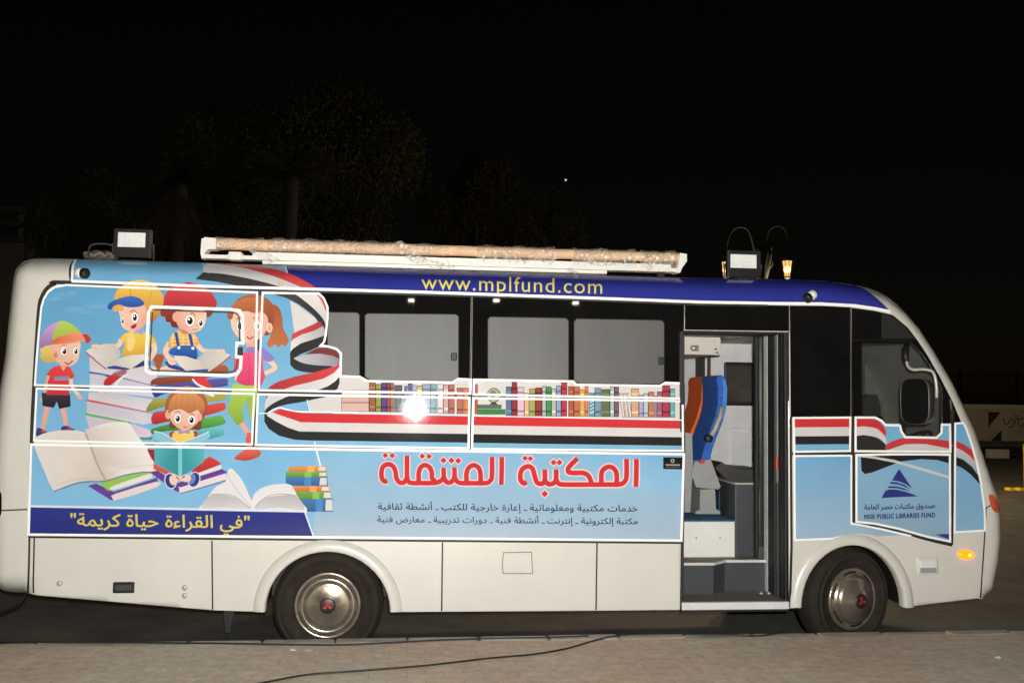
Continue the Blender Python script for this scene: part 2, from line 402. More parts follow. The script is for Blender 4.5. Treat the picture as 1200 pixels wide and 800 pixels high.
def paver_mat():
    m = bpy.data.materials.new('interlocking_pavers'); m.use_nodes = True; t = m.node_tree; b = t.nodes['Principled BSDF']
    L = t.links.new
    co = t.nodes.new('ShaderNodeTexCoord')
    wv = t.nodes.new('ShaderNodeTexNoise'); wv.inputs['Scale'].default_value = 9; L(co.outputs['Object'], wv.inputs['Vector'])
    sep = t.nodes.new('ShaderNodeSeparateXYZ'); L(co.outputs['Object'], sep.inputs[0])
    # zigzag the joints so the blocks interlock
    sx = t.nodes.new('ShaderNodeMath'); sx.operation = 'MULTIPLY'; sx.inputs[1].default_value = 1 / .115; L(sep.outputs['X'], sx.inputs[0])
    pp = t.nodes.new('ShaderNodeMath'); pp.operation = 'PINGPONG'; pp.inputs[1].default_value = 1.0; L(sx.outputs[0], pp.inputs[0])
    sc_ = t.nodes.new('ShaderNodeMath'); sc_.operation = 'MULTIPLY_ADD'; sc_.inputs[1].default_value = .032; L(pp.outputs[0], sc_.inputs[0]); L(sep.outputs['Y'], sc_.inputs[2])
    cb = t.nodes.new('ShaderNodeCombineXYZ'); L(sep.outputs['X'], cb.inputs['X']); L(sc_.outputs[0], cb.inputs['Y'])
    br = t.nodes.new('ShaderNodeTexBrick'); L(cb.outputs[0], br.inputs['Vector'])
    br.inputs['Scale'].default_value = 1.0; br.inputs['Mortar Size'].default_value = .0045; br.inputs['Mortar Smooth'].default_value = .25
    br.inputs['Brick Width'].default_value = .23; br.inputs['Row Height'].default_value = .115
    br.inputs['Color1'].default_value = (.95, .95, .95, 1); br.inputs['Color2'].default_value = (1.05, 1.04, 1.03, 1); br.inputs['Mortar'].default_value = (.84, .82, .78, 1)
    n = t.nodes.new('ShaderNodeTexNoise'); n.inputs['Scale'].default_value = .9; n.inputs['Detail'].default_value = 7; n.inputs['Roughness'].default_value = .6
    L(co.outputs['Object'], n.inputs['Vector'])
    r = t.nodes.new('ShaderNodeValToRGB'); e = r.color_ramp.elements
    e[0].position = .40; e[1].position = .58; e[0].color = (.58, .50, .375, 1); e[1].color = (.60, .445, .325, 1)
    L(n.outputs['Fac'], r.inputs[0])
    n3 = t.nodes.new('ShaderNodeTexNoise'); n3.inputs['Scale'].default_value = 14; n3.inputs['Detail'].default_value = 8; n3.inputs['Roughness'].default_value = .75
    L(co.outputs['Object'], n3.inputs['Vector'])
    mr = t.nodes.new('ShaderNodeMapRange'); mr.inputs['From Min'].default_value = .3; mr.inputs['From Max'].default_value = .7; mr.inputs['To Min'].default_value = .72; mr.inputs['To Max'].default_value = 1.18
    L(n3.outputs['Fac'], mr.inputs['Value'])
    m1 = t.nodes.new('ShaderNodeVectorMath'); m1.operation = 'MULTIPLY'; L(r.outputs[0], m1.inputs[0]); L(br.outputs['Color'], m1.inputs[1])
    m2 = t.nodes.new('ShaderNodeVectorMath'); m2.operation = 'SCALE'; L(m1.outputs[0], m2.inputs[0]); L(mr.outputs[0], m2.inputs['Scale'])
    L(m2.outputs[0], b.inputs['Base Color']); b.inputs['Roughness'].default_value = .8
    ad = t.nodes.new('ShaderNodeMath'); ad.operation = 'MULTIPLY_ADD'; ad.inputs[1].default_value = -1.0; L(br.outputs['Fac'], ad.inputs[0]); L(n3.outputs['Fac'], ad.inputs[2])
    bp = t.nodes.new('ShaderNodeBump'); bp.inputs['Strength'].default_value = .2; bp.inputs['Distance'].default_value = .005
    L(ad.outputs[0], bp.inputs['Height']); L(bp.outputs[0], b.inputs['Normal'])
    return m
PAVE = paver_mat()
bm = bmesh.new()
for x, y in ((-400, -300), (400, -300), (400, 500), (-400, 500)): bm.verts.new((x, y, GZ))
bm.faces.new(bm.verts); struct(obj('road', bm, ASPH))
KY = -0.30
KZ = at(600, 744, KY).z
bm = bmesh.new()
for x, y in ((-80, -40), (80, -40), (80, KY - .135), (-80, KY - .135)): bm.verts.new((x, y, KZ - .003))
bm.faces.new(bm.verts); struct(obj('pavement', bm, PAVE))
bm = bmesh.new(); x = -14.0
while x < 16:
    L_ = .5; j = random.uniform(-.003, .003)
    box(bm, x + .004, x + L_ - .004, KY - .13 + j, KY + j, GZ - .02, KZ + random.uniform(-.009, .003), random.choice((.01, .014, .022))); x += L_
struct(obj('kerb', bm, KERBM))

# ------------------------------------------------------------------ the bus
bus = thing('bus', 'white and blue library bus printed with children, books and Arabic lettering, its door open', 'bus')
P_ = lambda x, y: (lambda p: (p.x, p.z))(onside(x, y))
DOORPX = [(797.5, 714), (801, 387), (923, 389), (924.5, 712.5)]
def arch(cx, cy, rx, ry, n=22, e=.0):
    return [(cx - rx * math.cos(math.pi * k / n), cy - ry * math.sin(math.pi * k / n)) for k in range(n + 1)]
ARCHR = arch(384, 716, 73.5, 70.5); ARCHF = arch(998.5, 711, 60.5, 73)
BOTPX = ([(1145, 700.5), (1075, 709)] + list(reversed(ARCHF)) + [(925, 712.5)] + list(reversed(DOORPX)) + [(700, 715), (470, 716.5)]
         + list(reversed(ARCHR)) + [(308, 716.5), (250, 714.5), (34, 694.5)])
DWIN = [(1010, 402), (1068, 402), (1080, 413), (1091, 430), (1104, 455), (1104, 494), (1103, 507), (1097, 512), (1060, 512), (1056, 506), (1054, 496), (1040, 496), (1034, 488), (1010, 486)]
outline = list(SIL) + [P_(x, y) for x, y in BOTPX]
hole = [P_(x, y) for x, y in DWIN]
bm = bmesh.new(); allp = outline + hole
vs = [bm.verts.new((x, 0, z)) for x, z in allp]
for t in tessellate_polygon([[Vector((x, z, 0)) for x, z in outline], [Vector((x, z, 0)) for x, z in hole]]):
    try: bm.faces.new([vs[i] for i in t])
    except ValueError: pass
xs = [p[0] for p in outline]; zs = [p[1] for p in outline]
grid_bisect(bm, .05, min(xs), max(xs), min(zs), max(zs))
rim_ = set()
for ax, lo, hi in ((0, min(xs), max(xs)), (2, min(zs), max(zs))):
    rim_ = {f for f in bm.faces if sdist(f.calc_center_median().x, f.calc_center_median().z) < .2}
    kk = math.floor(lo / .05) * .05
    while kk < hi:
        for sub in (.0167, .0333):
            near = [f for f in bm.faces if min(v.co[ax] for v in f.verts) < kk + sub < max(v.co[ax] for v in f.verts) and f in rim_]
            if near:
                co_ = [0, 0, 0]; co_[ax] = kk + sub; no_ = [0, 0, 0]; no_[ax] = 1
                bmesh.ops.bisect_plane(bm, geom=near + list({e for f in near for e in f.edges}) + list({v for f in near for v in f.verts}), plane_co=co_, plane_no=no_, dist=1e-6); rim_ |= {f for f in bm.faces if f.index == -1}
        kk += .05
for v in bm.verts: v.co.y = surf(v.co.x, v.co.z)
for f in bm.faces:
    f.normal_update()
    if f.normal.y > 0: f.normal_flip()
me = bpy.data.meshes.new('side_panel'); bm.to_mesh(me); bm.free()
side = link('side_panel', me, CREAM, bus, smooth=True)
sm_ = side.modifiers.new('thickness', 'SOLIDIFY'); sm_.thickness = .03; sm_.offset = -1; me.materials.append(RUBBER); sm_.material_offset_rim = 1
# roof, nose and tail skin between the two sides, and the far side
bm = bmesh.new()
S2 = cr(SIL, 3, False)
A = [bm.verts.new((x, LEAN * z + RR, z)) for x, z in S2]; B = [bm.verts.new((x, WID - LEAN * z - RR, z)) for x, z in S2]
for i in range(len(S2) - 1): bm.faces.new((A[i], A[i + 1], B[i + 1], B[i]))
obj('roof_shell', bm, CREAM, bus, True)
bm = bmesh.new(); far = list(SIL)
vs = [bm.verts.new((x, 0, z)) for x, z in far]
for t in tessellate_polygon([[Vector((x, z, 0)) for x, z in far]]): bm.faces.new([vs[i] for i in t])
grid_bisect(bm, .12, min(xs), max(xs), min(zs), max(zs))
for v in bm.verts: v.co.y = WID - surf(v.co.x, v.co.z)
obj('far_side_panel', bm, CREAM, bus, True)

# wheel arches: raised lips with a dark well behind
def arch_lip(name, px, wout, y_in=.10):
    pts = [onside(x, y) for x, y in px]; c = Vector((sum(p.x for p in (pts[0], pts[-1])) / 2, 0, (pts[0].z + pts[-1].z) / 2))
    bm = bmesh.new(); rows = []
    for p in pts:
        d = Vector((p.x - c.x, 0, p.z - c.z)).normalized()
        row = []
        for u, o in ((wout, .000), (wout - .008, .010), (wout * .55, .020), (.012, .026), (.0, .020), (-.004, -.02), (-.004, -.06)):
            q = p + d * u; row.append(bm.verts.new((q.x, LEAN * q.z - o, q.z)))
        rows.append(row)
    for a, b in zip(rows, rows[1:]):
        for k in range(len(a) - 1): bm.faces.new((a[k], a[k + 1], b[k + 1], b[k]))
    obj(name, bm, CREAM, bus, True)
    bm = bmesh.new(); rows = []
    for p in pts:
        d = Vector((p.x - c.x, 0, p.z - c.z)).normalized(); q = p + d * .03
        rows.append((bm.verts.new((q.x, LEAN * q.z + .035, q.z)), bm.verts.new((q.x, .55, q.z))))
    for a, b in zip(rows, rows[1:]): bm.faces.new((a[0], a[1], b[1], b[0]))
    bm.faces.new([r[1] for r in rows])
    obj('wheel_well', bm, DARK, bus)
arch_lip('wheel_arch', ARCHR, .085); arch_lip('wheel_arch', ARCHF, .085)
# underbody
pl, pr = P_(40, 690), P_(1140, 695)
zf = P_(620, 715)[1]
def under(x0, x1, z0=None): boxo('chassis', x0, x1, .25, WID - .2, z0 or zf + .06, zf + .25, DARK, bus)
xr0, xr1, xf0, xf1 = P_(300, 700)[0], P_(470, 700)[0], P_(930, 700)[0], P_(1072, 700)[0]
under(pl[0], xr0, zf + .1); under(xr1, P_(796, 700)[0]); under(xf1, pr[0], zf + .09)
bm = bmesh.new()
for px in (384, 998.5):
    q = at(px, 705, .3); tube(bm, [(q.x, .2, .4), (q.x, WID - .2, .4)], .05, 12)
tube(bm, [(P_(384, 700)[0], .9, .42), (P_(998, 700)[0], .9, .42)], .045, 10)
obj('axle', bm, DARK, bus)
pxprism('mud_flap', [(262, 716), (275, 715), (269, 741), (264, 741)], .35, .36, DARK, bus)

# wheels
def wheel(cx, cy, r_px, front):
    c = at(cx, cy, .06); rad_ = WHEEL_R; c.z = GZ + WHEEL_R
    root_y = .12 if front else .055
    bm = bmesh.new()
    R_, Wd = rad_, .225
    prof = [(R_ * .60, .03), (R_ * .63, .008), (R_ * .645, .003), (R_ * .66, .004), (R_ * .665, -.001), (R_ * .68, -.003), (R_ * .80, -.006), (R_ * .805, -.010), (R_ * .815, -.010), (R_ * .82, -.005), (R_ * .90, .002), (R_ * .905, -.001), (R_ * .915, .0), (R_ * .92, .006), (R_ * .985, .03), (R_, .055), (R_, Wd - .05), (R_ * .97, Wd), (R_ * .6, Wd)]
    lathe(bm, prof, (0, 0, 0), 'y', 72)
    # tread grooves cut across the shoulder
    ty = obj('tyre', bm, TYRE, None, True)
    bm = bmesh.new()
    if front:
        prof = [(R_ * .61, .03), (R_ * .60, .004), (R_ * .565, -.004), (R_ * .54, .012), (R_ * .50, .016), (R_ * .46, -.03), (R_ * .40, -.055), (R_ * .22, -.072), (R_ * .2, -.08), (0, -.08)]
    else:
        prof = [(R_ * .61, .03), (R_ * .60, .002), (R_ * .57, -.006), (R_ * .54, .004), (R_ * .50, .022), (R_ * .45, .03), (R_ * .42, .012), (R_ * .36, .004), (R_ * .2, .012), (R_ * .17, .0), (0, .0)]
    lathe(bm, prof, (0, 0, 0), 'y', 64)
    rim = obj('hub_cap', bm, CHROME, None, True)
    # vent slots around the cap
    nslot = 6; slots = []
    for k in range(nslot):
        bm = bmesh.new()
        a0 = 2 * math.pi * k / nslot + .3; ro, ri, yy = R_ * .535, R_ * .50, (.0 if front else -.001)
        pts = [(a0 + .62 * j / 8) for j in range(9)]
        vo = [bm.verts.new((ro * math.cos(a), yy, ro * math.sin(a))) for a in pts]; vi = [bm.verts.new((ri * math.cos(a), yy, ri * math.sin(a))) for a in pts]
        for j in range(8): bm.faces.new((vo[j], vo[j + 1], vi[j + 1], vi[j]))
        slots.append(obj('vent_slot', bm, DARK, None))
    bm = bmesh.new(); yc = -.082 if front else -.003
    lathe(bm, [(R_ * .145, yc + .006), (R_ * .14, yc - .006), (R_ * .12, yc - .009), (0, yc - .009)], (0, 0, 0), 'y', 32)
    capo = obj('centre_cap', bm, mk('black_cap', (40, 37, 34), .4), None, True)
    bm = bmesh.new()
    for k in range(3):
        a = math.pi / 2 + 2 * math.pi * k / 3 + .15; s = R_ * .05; y = yc - .011
        d = Vector((math.cos(a), 0, math.sin(a))); n = Vector((-d.z, 0, d.x))
        q = [Vector((0, y, 0)), d * s + n * s * .58 + Vector((0, y, 0)), d * 2 * s + Vector((0, y, 0)), d * s - n * s * .58 + Vector((0, y, 0))]
        bm.faces.new([bm.verts.new(v) for v in q])
    em = obj('hub_emblem', bm, mk('red_enamel', (200, 30, 40), .35), None)
    wh = ty; wh.name = 'wheel'
    for o in [rim, capo, em] + slots: o.parent = wh
    wh.parent = bus; wh.location = (c.x, root_y, c.z)
    wh.rotation_euler = (0, random.uniform(-.2, .2), rad(19) if front else 0)
    return c
wheel(384, 709, 66, False); wheel(1004, 700, 54, True)
for px in (384, 998):      # inner wheels on the far side
    c = at(px, 704, .06)
    bm = bmesh.new(); lathe(bm, [(.05, 1.75), (.38, 1.75), (.405, 1.8), (.405, 1.98), (.05, 2.0)], (c.x, 0, GZ + WHEEL_R), 'y', 40); obj('far_wheel', bm, TYRE, bus, True)

# ---- windows: black glass band with grey film panes
def panel(name, pts, off, mat, parent, curved=False, smooth=0, n=5):
    a = Art(off); a.poly(pts, (128, 128, 128), smooth=smooth); return a.build(name, parent, curved, mat)
TOPL = [(84.5, 329.5), (240, 335.5), (420, 340.3), (500, 342.5), (700, 349.5), (820, 354), (900, 355.3), (962, 356), (1000, 358), (1025, 361.5), (1043, 365.2)]
def top_y(x):
    for (a, b), (c, d) in zip(TOPL, TOPL[1:]):
        if a <= x <= c: return b + (d - b) * (x - a) / (c - a)
    return TOPL[-1][1]
w1 = panel('window', [(366, top_y(366) + 2), (460, top_y(460) + 2), (552, top_y(552) + 2), (550.5, 450), (366, 447)], .0008, BLACKGLASS, bus)
w2_ = panel('window', [(554, top_y(554) + 2), (700, top_y(700) + 2), (801, top_y(801) + 2), (800.5, 452), (552.5, 450)], .0008, BLACKGLASS, bus)
panel('door_header', [(802.5, top_y(802) + 2), (900, 357.6), (924, 358), (923.8, 388), (802.5, 386.4)], .0008, BLACKGLASS, bus)
panel('window', [(925.5, 358), (962, 358.3), (996, 360), (996.5, 489), (926.5, 489)], .0008, BLACKGLASS, bus)
# front side window: glass with a real opening behind it
fw_ = panel('door_frame', [(998, 360.5), (1024, 364), (1046, 369), (1064, 384), (1076, 400), (1086, 415), (1101, 441), (1116, 470), (1127, 496), (1104, 497), (1104, 455), (1091, 430), (1080, 413), (1068, 402), (1010, 402), (1010, 486), (1034, 488), (1040, 497), (998, 497)], .0008, BLACKGLASS, bus, True)
panel('quarter_pane', [(1033, 367.5), (1045, 370), (1061, 383.5), (1072, 397), (1033, 396.5)], .0012, FRONTPANE, fw_, True)
tg = bpy.data.materials.new('clear_tinted_glass'); tg.use_nodes = True; t = tg.node_tree
t.nodes.remove(t.nodes['Principled BSDF'])
tr = t.nodes.new('ShaderNodeBsdfTransparent'); tr.inputs[0].default_value = (.55, .56, .54, 1)
gl = t.nodes.new('ShaderNodeBsdfGlossy'); gl.inputs['Roughness'].default_value = .03
fr = t.nodes.new('ShaderNodeFresnel'); fr.inputs[0].default_value = 1.5
nz = t.nodes.new('ShaderNodeTexNoise'); nz.inputs['Scale'].default_value = 5
mx = t.nodes.new('ShaderNodeMixShader'); t.links.new(fr.outputs[0], mx.inputs[0]); t.links.new(tr.outputs[0], mx.inputs[1]); t.links.new(gl.outputs[0], mx.inputs[2])
df = t.nodes.new('ShaderNodeBsdfDiffuse'); df.inputs[0].default_value = (.10, .10, .095, 1)
mx2 = t.nodes.new('ShaderNodeMixShader')
mr = t.nodes.new('ShaderNodeMapRange'); mr.inputs['To Min'].default_value = .06; mr.inputs['To Max'].default_value = .22
t.links.new(nz.outputs['Fac'], mr.inputs['Value']); t.links.new(mr.outputs[0], mx2.inputs[0]); t.links.new(mx.outputs[0], mx2.inputs[1]); t.links.new(df.outputs[0], mx2.inputs[2])
t.links.new(mx2.outputs[0], t.nodes['Material Output'].inputs[0])
panel('front_window_glass', DWIN, -.012, tg, bus, True)
for wn, pts in ((w1, [(384, 366), (418, 366.5), (421, 369), (421, 441), (384, 440)]),
                (w1, [(431, 367.5), (534, 368.5), (537, 371), (537, 443), (529, 446), (434, 445), (428, 441), (428, 370)]),
                (w2_, [(575, 371.5), (663, 373), (666, 376), (666, 444), (662, 446), (576, 446), (572, 443), (572, 374)]),
                (w2_, [(676, 373.7), (775, 375.5), (778, 378.5), (778, 446), (772, 449.5), (680, 449), (673, 446), (673, 377)])):
    f = panel('pane', pts, .0012, PANE, wn)
    a = Art(.0010); a.stroke(pts, 2.2, (38, 38, 36), smooth=False, closed=True); a.build('pane_seal', wn)
for wn, x, y in ((w1, 532, 418), (w2_, 774, 423)):
    p = onside(x, y); bm = bmesh.new(); box(bm, p.x - .022, p.x + .022, p.y - .02, p.y - .001, p.z - .03, p.z + .03, .006); obj('window_latch', bm, DARK, wn)
# frame lines in the glass band
a = Art(.0014); a.stroke([(553, top_y(553) + 3), (551.5, 446)], 1.6, (74, 73, 68), smooth=False); a.build('window_joint', bus, True)
a = Art(.0014); a.stroke([(801.5, top_y(801) + 3), (801, 387)], 1.4, (50, 49, 46), smooth=False); a.build('window_joint', bus, True)
a = Art(.0014); a.stroke([(924.5, 358), (924.5, 390)], 1.4, (60, 59, 55), smooth=False); a.build('window_joint', bus, True)
a = Art(.0014); a.stroke([(996.8, 360), (997.4, 488)], 1.8, (84, 80, 72), smooth=False); a.build('window_joint', bus, True)
a = Art(.0014); a.stroke([(999, 398), (1030, 398.5), (1072, 399)], 3.0, (26, 26, 25), smooth=False); a.build('window_joint', bus, True)
a = Art(.0014); a.stroke([(1113.5, 468), (1115, 480), (1116, 497)], 2.2, (92, 90, 84), smooth=False); a.build('window_joint', bus, True)

# ------------------------------------------------------------------ printed vinyl wrap
wrap = None
zA, zB, zC, zD, zE, zF, zG, zH = (30, 360, 7.475), (90, 325, 6.667), (240, 300, 6.667), (90, 420, 6.667), (30, 480, 6.667), (160, 500, 5), (240, 400, 6.667), (0, 280, 5)
zK, zL, zM, zN = (430, 520, 6.667), (590, 520, 5.4545), (390, 435, 5.714), (590, 435, 5.44)
z5, z6, z7, zT, z1 = (990, 530, 7.27), (900, 320, 4), (900, 500, 3.077), (1100, 480, 8), (0, 240, 3)
SKYA, SKYB = (86, 160, 204), (122, 184, 222)
# base film of the rear and middle panels
a = Art(.0016)
PA = [(41.4, 451), (43.5, 420), (46, 390), (49, 360), (52, 350), (57, 342), (65, 336.5), (78, 334), (240, 340.5), (301.5, 342.8), (299.5, 456.8), (180, 454)]
PB = [(43.5, 455), (180, 458.5), (298, 461.3), (295.5, 520.3), (160, 518.6), (40.5, 516)]
PC = [(308, 343.3), (373.5, 344), (379.5, 349.5), (384, 360), (384, 372), (381.7, 393), (380, 400.5), (376, 404.8), (384, 405.7), (394.5, 408.7), (399.7, 414), (399, 440.5), (421.5, 441.5), (431, 446.4), (530, 448), (537, 443.9), (552, 444.8), (551, 461), (303.5, 457)]
PC2 = [(555.4, 444.8), (671, 446.6), (675.5, 450.6), (773, 452), (779.4, 448.2), (799.6, 449), (799.6, 466.8), (555, 462)]
PD = [(302.5, 461.8), (390, 463.4), (550, 466), (549, 525), (300, 521)]
PD2 = [(554.5, 466.3), (799.6, 469.8), (800, 528), (553, 525.7)]
PF = [(37, 520.5), (300, 525), (801, 531.8), (798, 632.8), (34, 625.8)]
a.poly(PA, SKYA, c2=(104, 172, 212)); a.poly(PB, (104, 172, 212), c2=(116, 182, 220)); 
a.poly(PC, (96, 168, 210), c2=(118, 182, 216)); a.poly(PD, (112, 180, 220), c2=(124, 186, 222))
a.poly(PC2, (216, 211, 206)); a.poly(PD2, (120, 182, 216))
a.poly(PF, (112, 180, 222), c2=(126, 186, 222))
# paler right half of the lower panel and pale field behind the ribbon
a.poly([(369, 526), (801, 531.8), (798, 632.8), (367, 629)], (124, 182, 216), c2=(164, 186, 204), axis=((560, 528), (560, 632)))
a.poly([(680, 530.2), (800.5, 531.8), (799.5, 580), (740, 570), (700, 556)], (116, 180, 222), c2=(140, 188, 218), axis=((760, 532), (752, 578)))
a.poly([(340, 352.5), (349, 357), (374, 376), (345, 390)], (214, 209, 206))
a.poly([(384, 441), (421.5, 441.8), (431, 446.6), (530, 448.2), (537, 444.2), (551.8, 445), (551, 460.8), (362, 458), (362, 446)], (212, 207, 203))
a.poly([(360.5, 462.8), (390, 463.6), (550, 466.2), (549.5, 486), (364, 482)], (212, 207, 203))
a.poly([(554.6, 466.5), (799.5, 470), (799.8, 493), (554, 487)], (214, 209, 205))
# clouds
for cx, cy, rx, ry in ((74, 346, 14, 5), (66, 350, 12, 4), (84, 344, 9, 4), (92, 363, 20, 5), (112, 359, 18, 4), (100, 366, 12, 3)):
    t_ = (cy - 334) / 123.0; base = tuple(SKYA[i] + (104 - 86, 172 - 160, 212 - 204)[i] * t_ for i in range(3))
    a.soft(cx, cy, rx, ry, tuple(v + d for v, d in zip(base, (20, 12, 8))), base)
wrap = a.build('printed_wrap', bus)

# the striped flag ribbon
a = Art(.0030)
RED, RED2, WHT, GRY, BLK = (214, 62, 66), (176, 52, 52), (220, 217, 216), (166, 166, 172), (54, 54, 54)
a.sm([(850, 290), (900, 300), (935, 340), (955, 400), (952, 460), (940, 430), (905, 350)], RED, zC)
a.poly(cr([(700, 297), (780, 296), (860, 296), (905, 340), (942, 420), (950, 470), (945, 560), (920, 490), (850, 420), (760, 340)], 4), WHT, zC, c2=(196, 196, 198))
a.poly(cr([(530, 294), (640, 294), (700, 297), (760, 335), (850, 410), (920, 485), (945, 545), (942, 600), (930, 640), (905, 560), (870, 490), (820, 440), (730, 375), (640, 330)], 4), (74, 72, 70), zC, c2=BLK, axis=((560, 300), (900, 500)))
a.poly([(682, 610), (720, 590), (840, 540), (900, 508), (925, 545), (850, 585), (760, 612), (690, 650), (675, 668)], RED, zC, c2=RED2, axis=((680, 640), (930, 520)))
a.poly([(675, 668), (690, 650), (760, 612), (850, 585), (925, 545), (938, 575), (935, 622), (850, 650), (750, 682), (690, 722), (668, 748)], WHT, zC, c2=GRY, axis=((680, 700), (940, 590)))
a.poly([(668, 748), (690, 722), (750, 682), (850, 650), (936, 620), (930, 665), (902, 702), (820, 740), (750, 765), (700, 795), (668, 850)], BLK, zC)
a.poly([(780, 102), (830, 75), (880, 50), (960, 47), (1030, 72), (1052, 105), (1052, 165), (1000, 120), (900, 97)], (124, 60, 56), zG)
a.poly([(692, 132), (800, 100), (900, 95), (1000, 112), (1048, 135), (1045, 170), (1000, 192), (850, 184), (740, 165)], (196, 195, 200), zG, c2=(140, 140, 150), axis=((700, 130), (1040, 150)))
a.poly(cr([(668, 80), (668, 150), (672, 185), (710, 220), (780, 238), (850, 242), (930, 222), (1002, 195), (920, 188), (840, 182), (760, 166), (695, 132), (685, 110)], 3), (58, 58, 58), zG)
a.poly([(1050, 150), (1051, 200), (1010, 245), (930, 288), (820, 318), (700, 345), (610, 378), (483, 378), (510, 350), (570, 315), (700, 275), (860, 240), (980, 205), (1035, 185)], RED, zG, c2=RED2, axis=((1000, 200), (500, 370)))
a.poly([(1051, 200), (1051, 275), (1020, 310), (960, 350), (880, 382), (600, 380), (700, 345), (820, 318), (930, 288), (1010, 245)], WHT, zG, c2=(200, 198, 200), axis=((1050, 240), (620, 370)))
a.poly([(1052, 275), (1053, 325), (1035, 372), (1000, 387), (870, 384), (960, 350), (1020, 310)], BLK, zG)
a.poly([(484, 412), (510, 415), (490, 440), (474, 448)], RED2, zG)
a.poly([(500, 415), (690, 420), (600, 450), (540, 480), (490, 520), (469, 545), (469, 490), (480, 450)], (206, 204, 204), zG)
a.poly(cr([(690, 418), (830, 421), (970, 424), (850, 452), (760, 472), (640, 492), (560, 515), (500, 555), (470, 590), (466, 555), (485, 520), (540, 480), (600, 450)], 3), BLK, zG)
a.stroke([(425, 560), (495, 560)], 8, (240, 240, 238), zG, smooth=False)
a.stroke([(495, 560), (540, 530), (590, 517), (650, 532), (760, 548), (1200, 552)], 11, (244, 243, 240), zG)
a.stroke([(800, 455), (822, 545)], 8, (240, 240, 238), zG, smooth=False)
def px(z, pts): return [(z[0] + x / z[2], z[1] + y / z[2]) for x, y in pts]
rl = px(zG, [(530, 552), (590, 527), (660, 541), (760, 558)]); rlow = px(zG, [(750, 630), (680, 605), (600, 580)]); wlow = px(zG, [(740, 702), (650, 672), (550, 620), (482, 576)])
blow = px(zG, [(466, 580), (466, 625), (500, 682), (580, 735), (700, 766), (800, 772)])
a.poly(rl + [(549, 487.8), (549, 497.8)] + rlow, (212, 44, 50))
a.poly(rlow[::-1] + [(549, 497.8), (549, 508.2)] + wlow + [rl[0]], (214, 210, 208))
a.poly(wlow[::-1] + [(549, 508.2), (549, 518.3)] + blow[::-1], (50, 50, 50))
a.poly([(554.3, 487.8), (799.5, 492), (799.6, 502), (554.3, 498)], (212, 44, 50)); a.poly([(554.3, 498), (799.6, 502), (799.7, 512), (554.2, 508.4)], (214, 210, 208))
a.poly([(554.2, 508.4), (799.7, 512), (799.8, 522), (554, 518.5)], (46, 44, 43))
a.stroke([(330, 520), (331, 480)], .01, BLK, smooth=False)
a.stroke([(368.5, 517), (370, 524)], 1.6, (238, 240, 240), smooth=False); a.stroke([(371, 528), (376, 547)], 2.0, (226, 234, 238), smooth=False)
a.build('flag_ribbon', wrap)

# shelf of books printed under the windows
a = Art(.0030)
def shelf(z, base0, base1, xa, xb, items):
    for x0, x1, top, c in items:
        b = base0 + (base1 - base0) * ((x0 + x1) / 2 - xa) / (xb - xa); ln = tuple(int(v * .45) for v in c)
        a.poly([(x0, top), (x1, top), (x1, b), (x0, b)], ln, z)
        a.poly([(x0 + 3, top + 4), (x1 - 3, top + 4), (x1 - 3, b - 3), (x0 + 3, b - 3)], c, z)
        hh = b - top; k = random.random()
        if x1 - x0 > 20:
            d = tuple(min(255, int(v * (1.25 if k < .5 else .72))) for v in c)
            a.poly([(x0 + 3, top + hh * .16), (x1 - 3, top + hh * .16), (x1 - 3, top + hh * .22), (x0 + 3, top + hh * .22)], d, z)
            a.poly([(x0 + 3, b - hh * .2), (x1 - 3, b - hh * .2), (x1 - 3, b - hh * .13), (x0 + 3, b - hh * .13)], d, z)
shelf(zM, 265, 285, 60, 910, [(58, 243, 126, (208, 190, 184)), (243, 287, 70, (158, 100, 66)), (287, 325, 85, (150, 160, 66)), (325, 362, 75, (96, 68, 140)), (362, 385, 75, (150, 76, 66)), (385, 410, 75, (176, 96, 76)),
     (412, 465, 92, (86, 92, 98)), (503, 535, 80, (104, 90, 160)), (537, 560, 92, (158, 180, 208)), (562, 600, 95, (196, 178, 90)), (600, 655, 85, (146, 168, 188)), (655, 695, 85, (130, 174, 184)),
     (700, 740, 85, (224, 214, 214)), (740, 775, 90, (200, 164, 164)), (775, 815, 88, (184, 106, 94)), (830, 875, 110, (190, 104, 84)), (877, 910, 110, (222, 132, 66))])
a.poly([(62, 170), (238, 170), (238, 206), (62, 206)], (214, 170, 158), zM); a.poly([(62, 212), (238, 212), (238, 258), (62, 258)], (216, 176, 164), zM); a.stroke([(58, 209), (242, 209)], 5, (80, 56, 50), zM, smooth=False)
a.poly([(62, 130), (238, 130), (238, 160), (62, 160)], (212, 207, 203), zM)
a.poly([(462, 268), (480, 97), (502, 97), (488, 268)], (54, 56, 80), zM); a.poly([(466, 265), (483, 101), (498, 101), (485, 265)], (100, 106, 146), zM)
shelf(zM, 286, 286, 945, 1200, [(950, 970, 85, (190, 92, 74))])
a.poly([(970, 222), (1130, 222), (1130, 250), (970, 250)], (88, 112, 96), zM); a.poly([(968, 252), (1156, 252), (1156, 289), (968, 289)], (62, 130, 74), zM)
a.ell(1077, 160, 47, 50, (92, 96, 86), zM); a.ell(1075, 160, 41, 44, (176, 176, 150), zM); a.sm([(1050, 140), (1075, 125), (1095, 145), (1080, 175), (1060, 170)], (128, 140, 108), zM)
a.poly([(1050, 222), (1065, 206), (1090, 206), (1105, 222)], (70, 78, 72), zM)
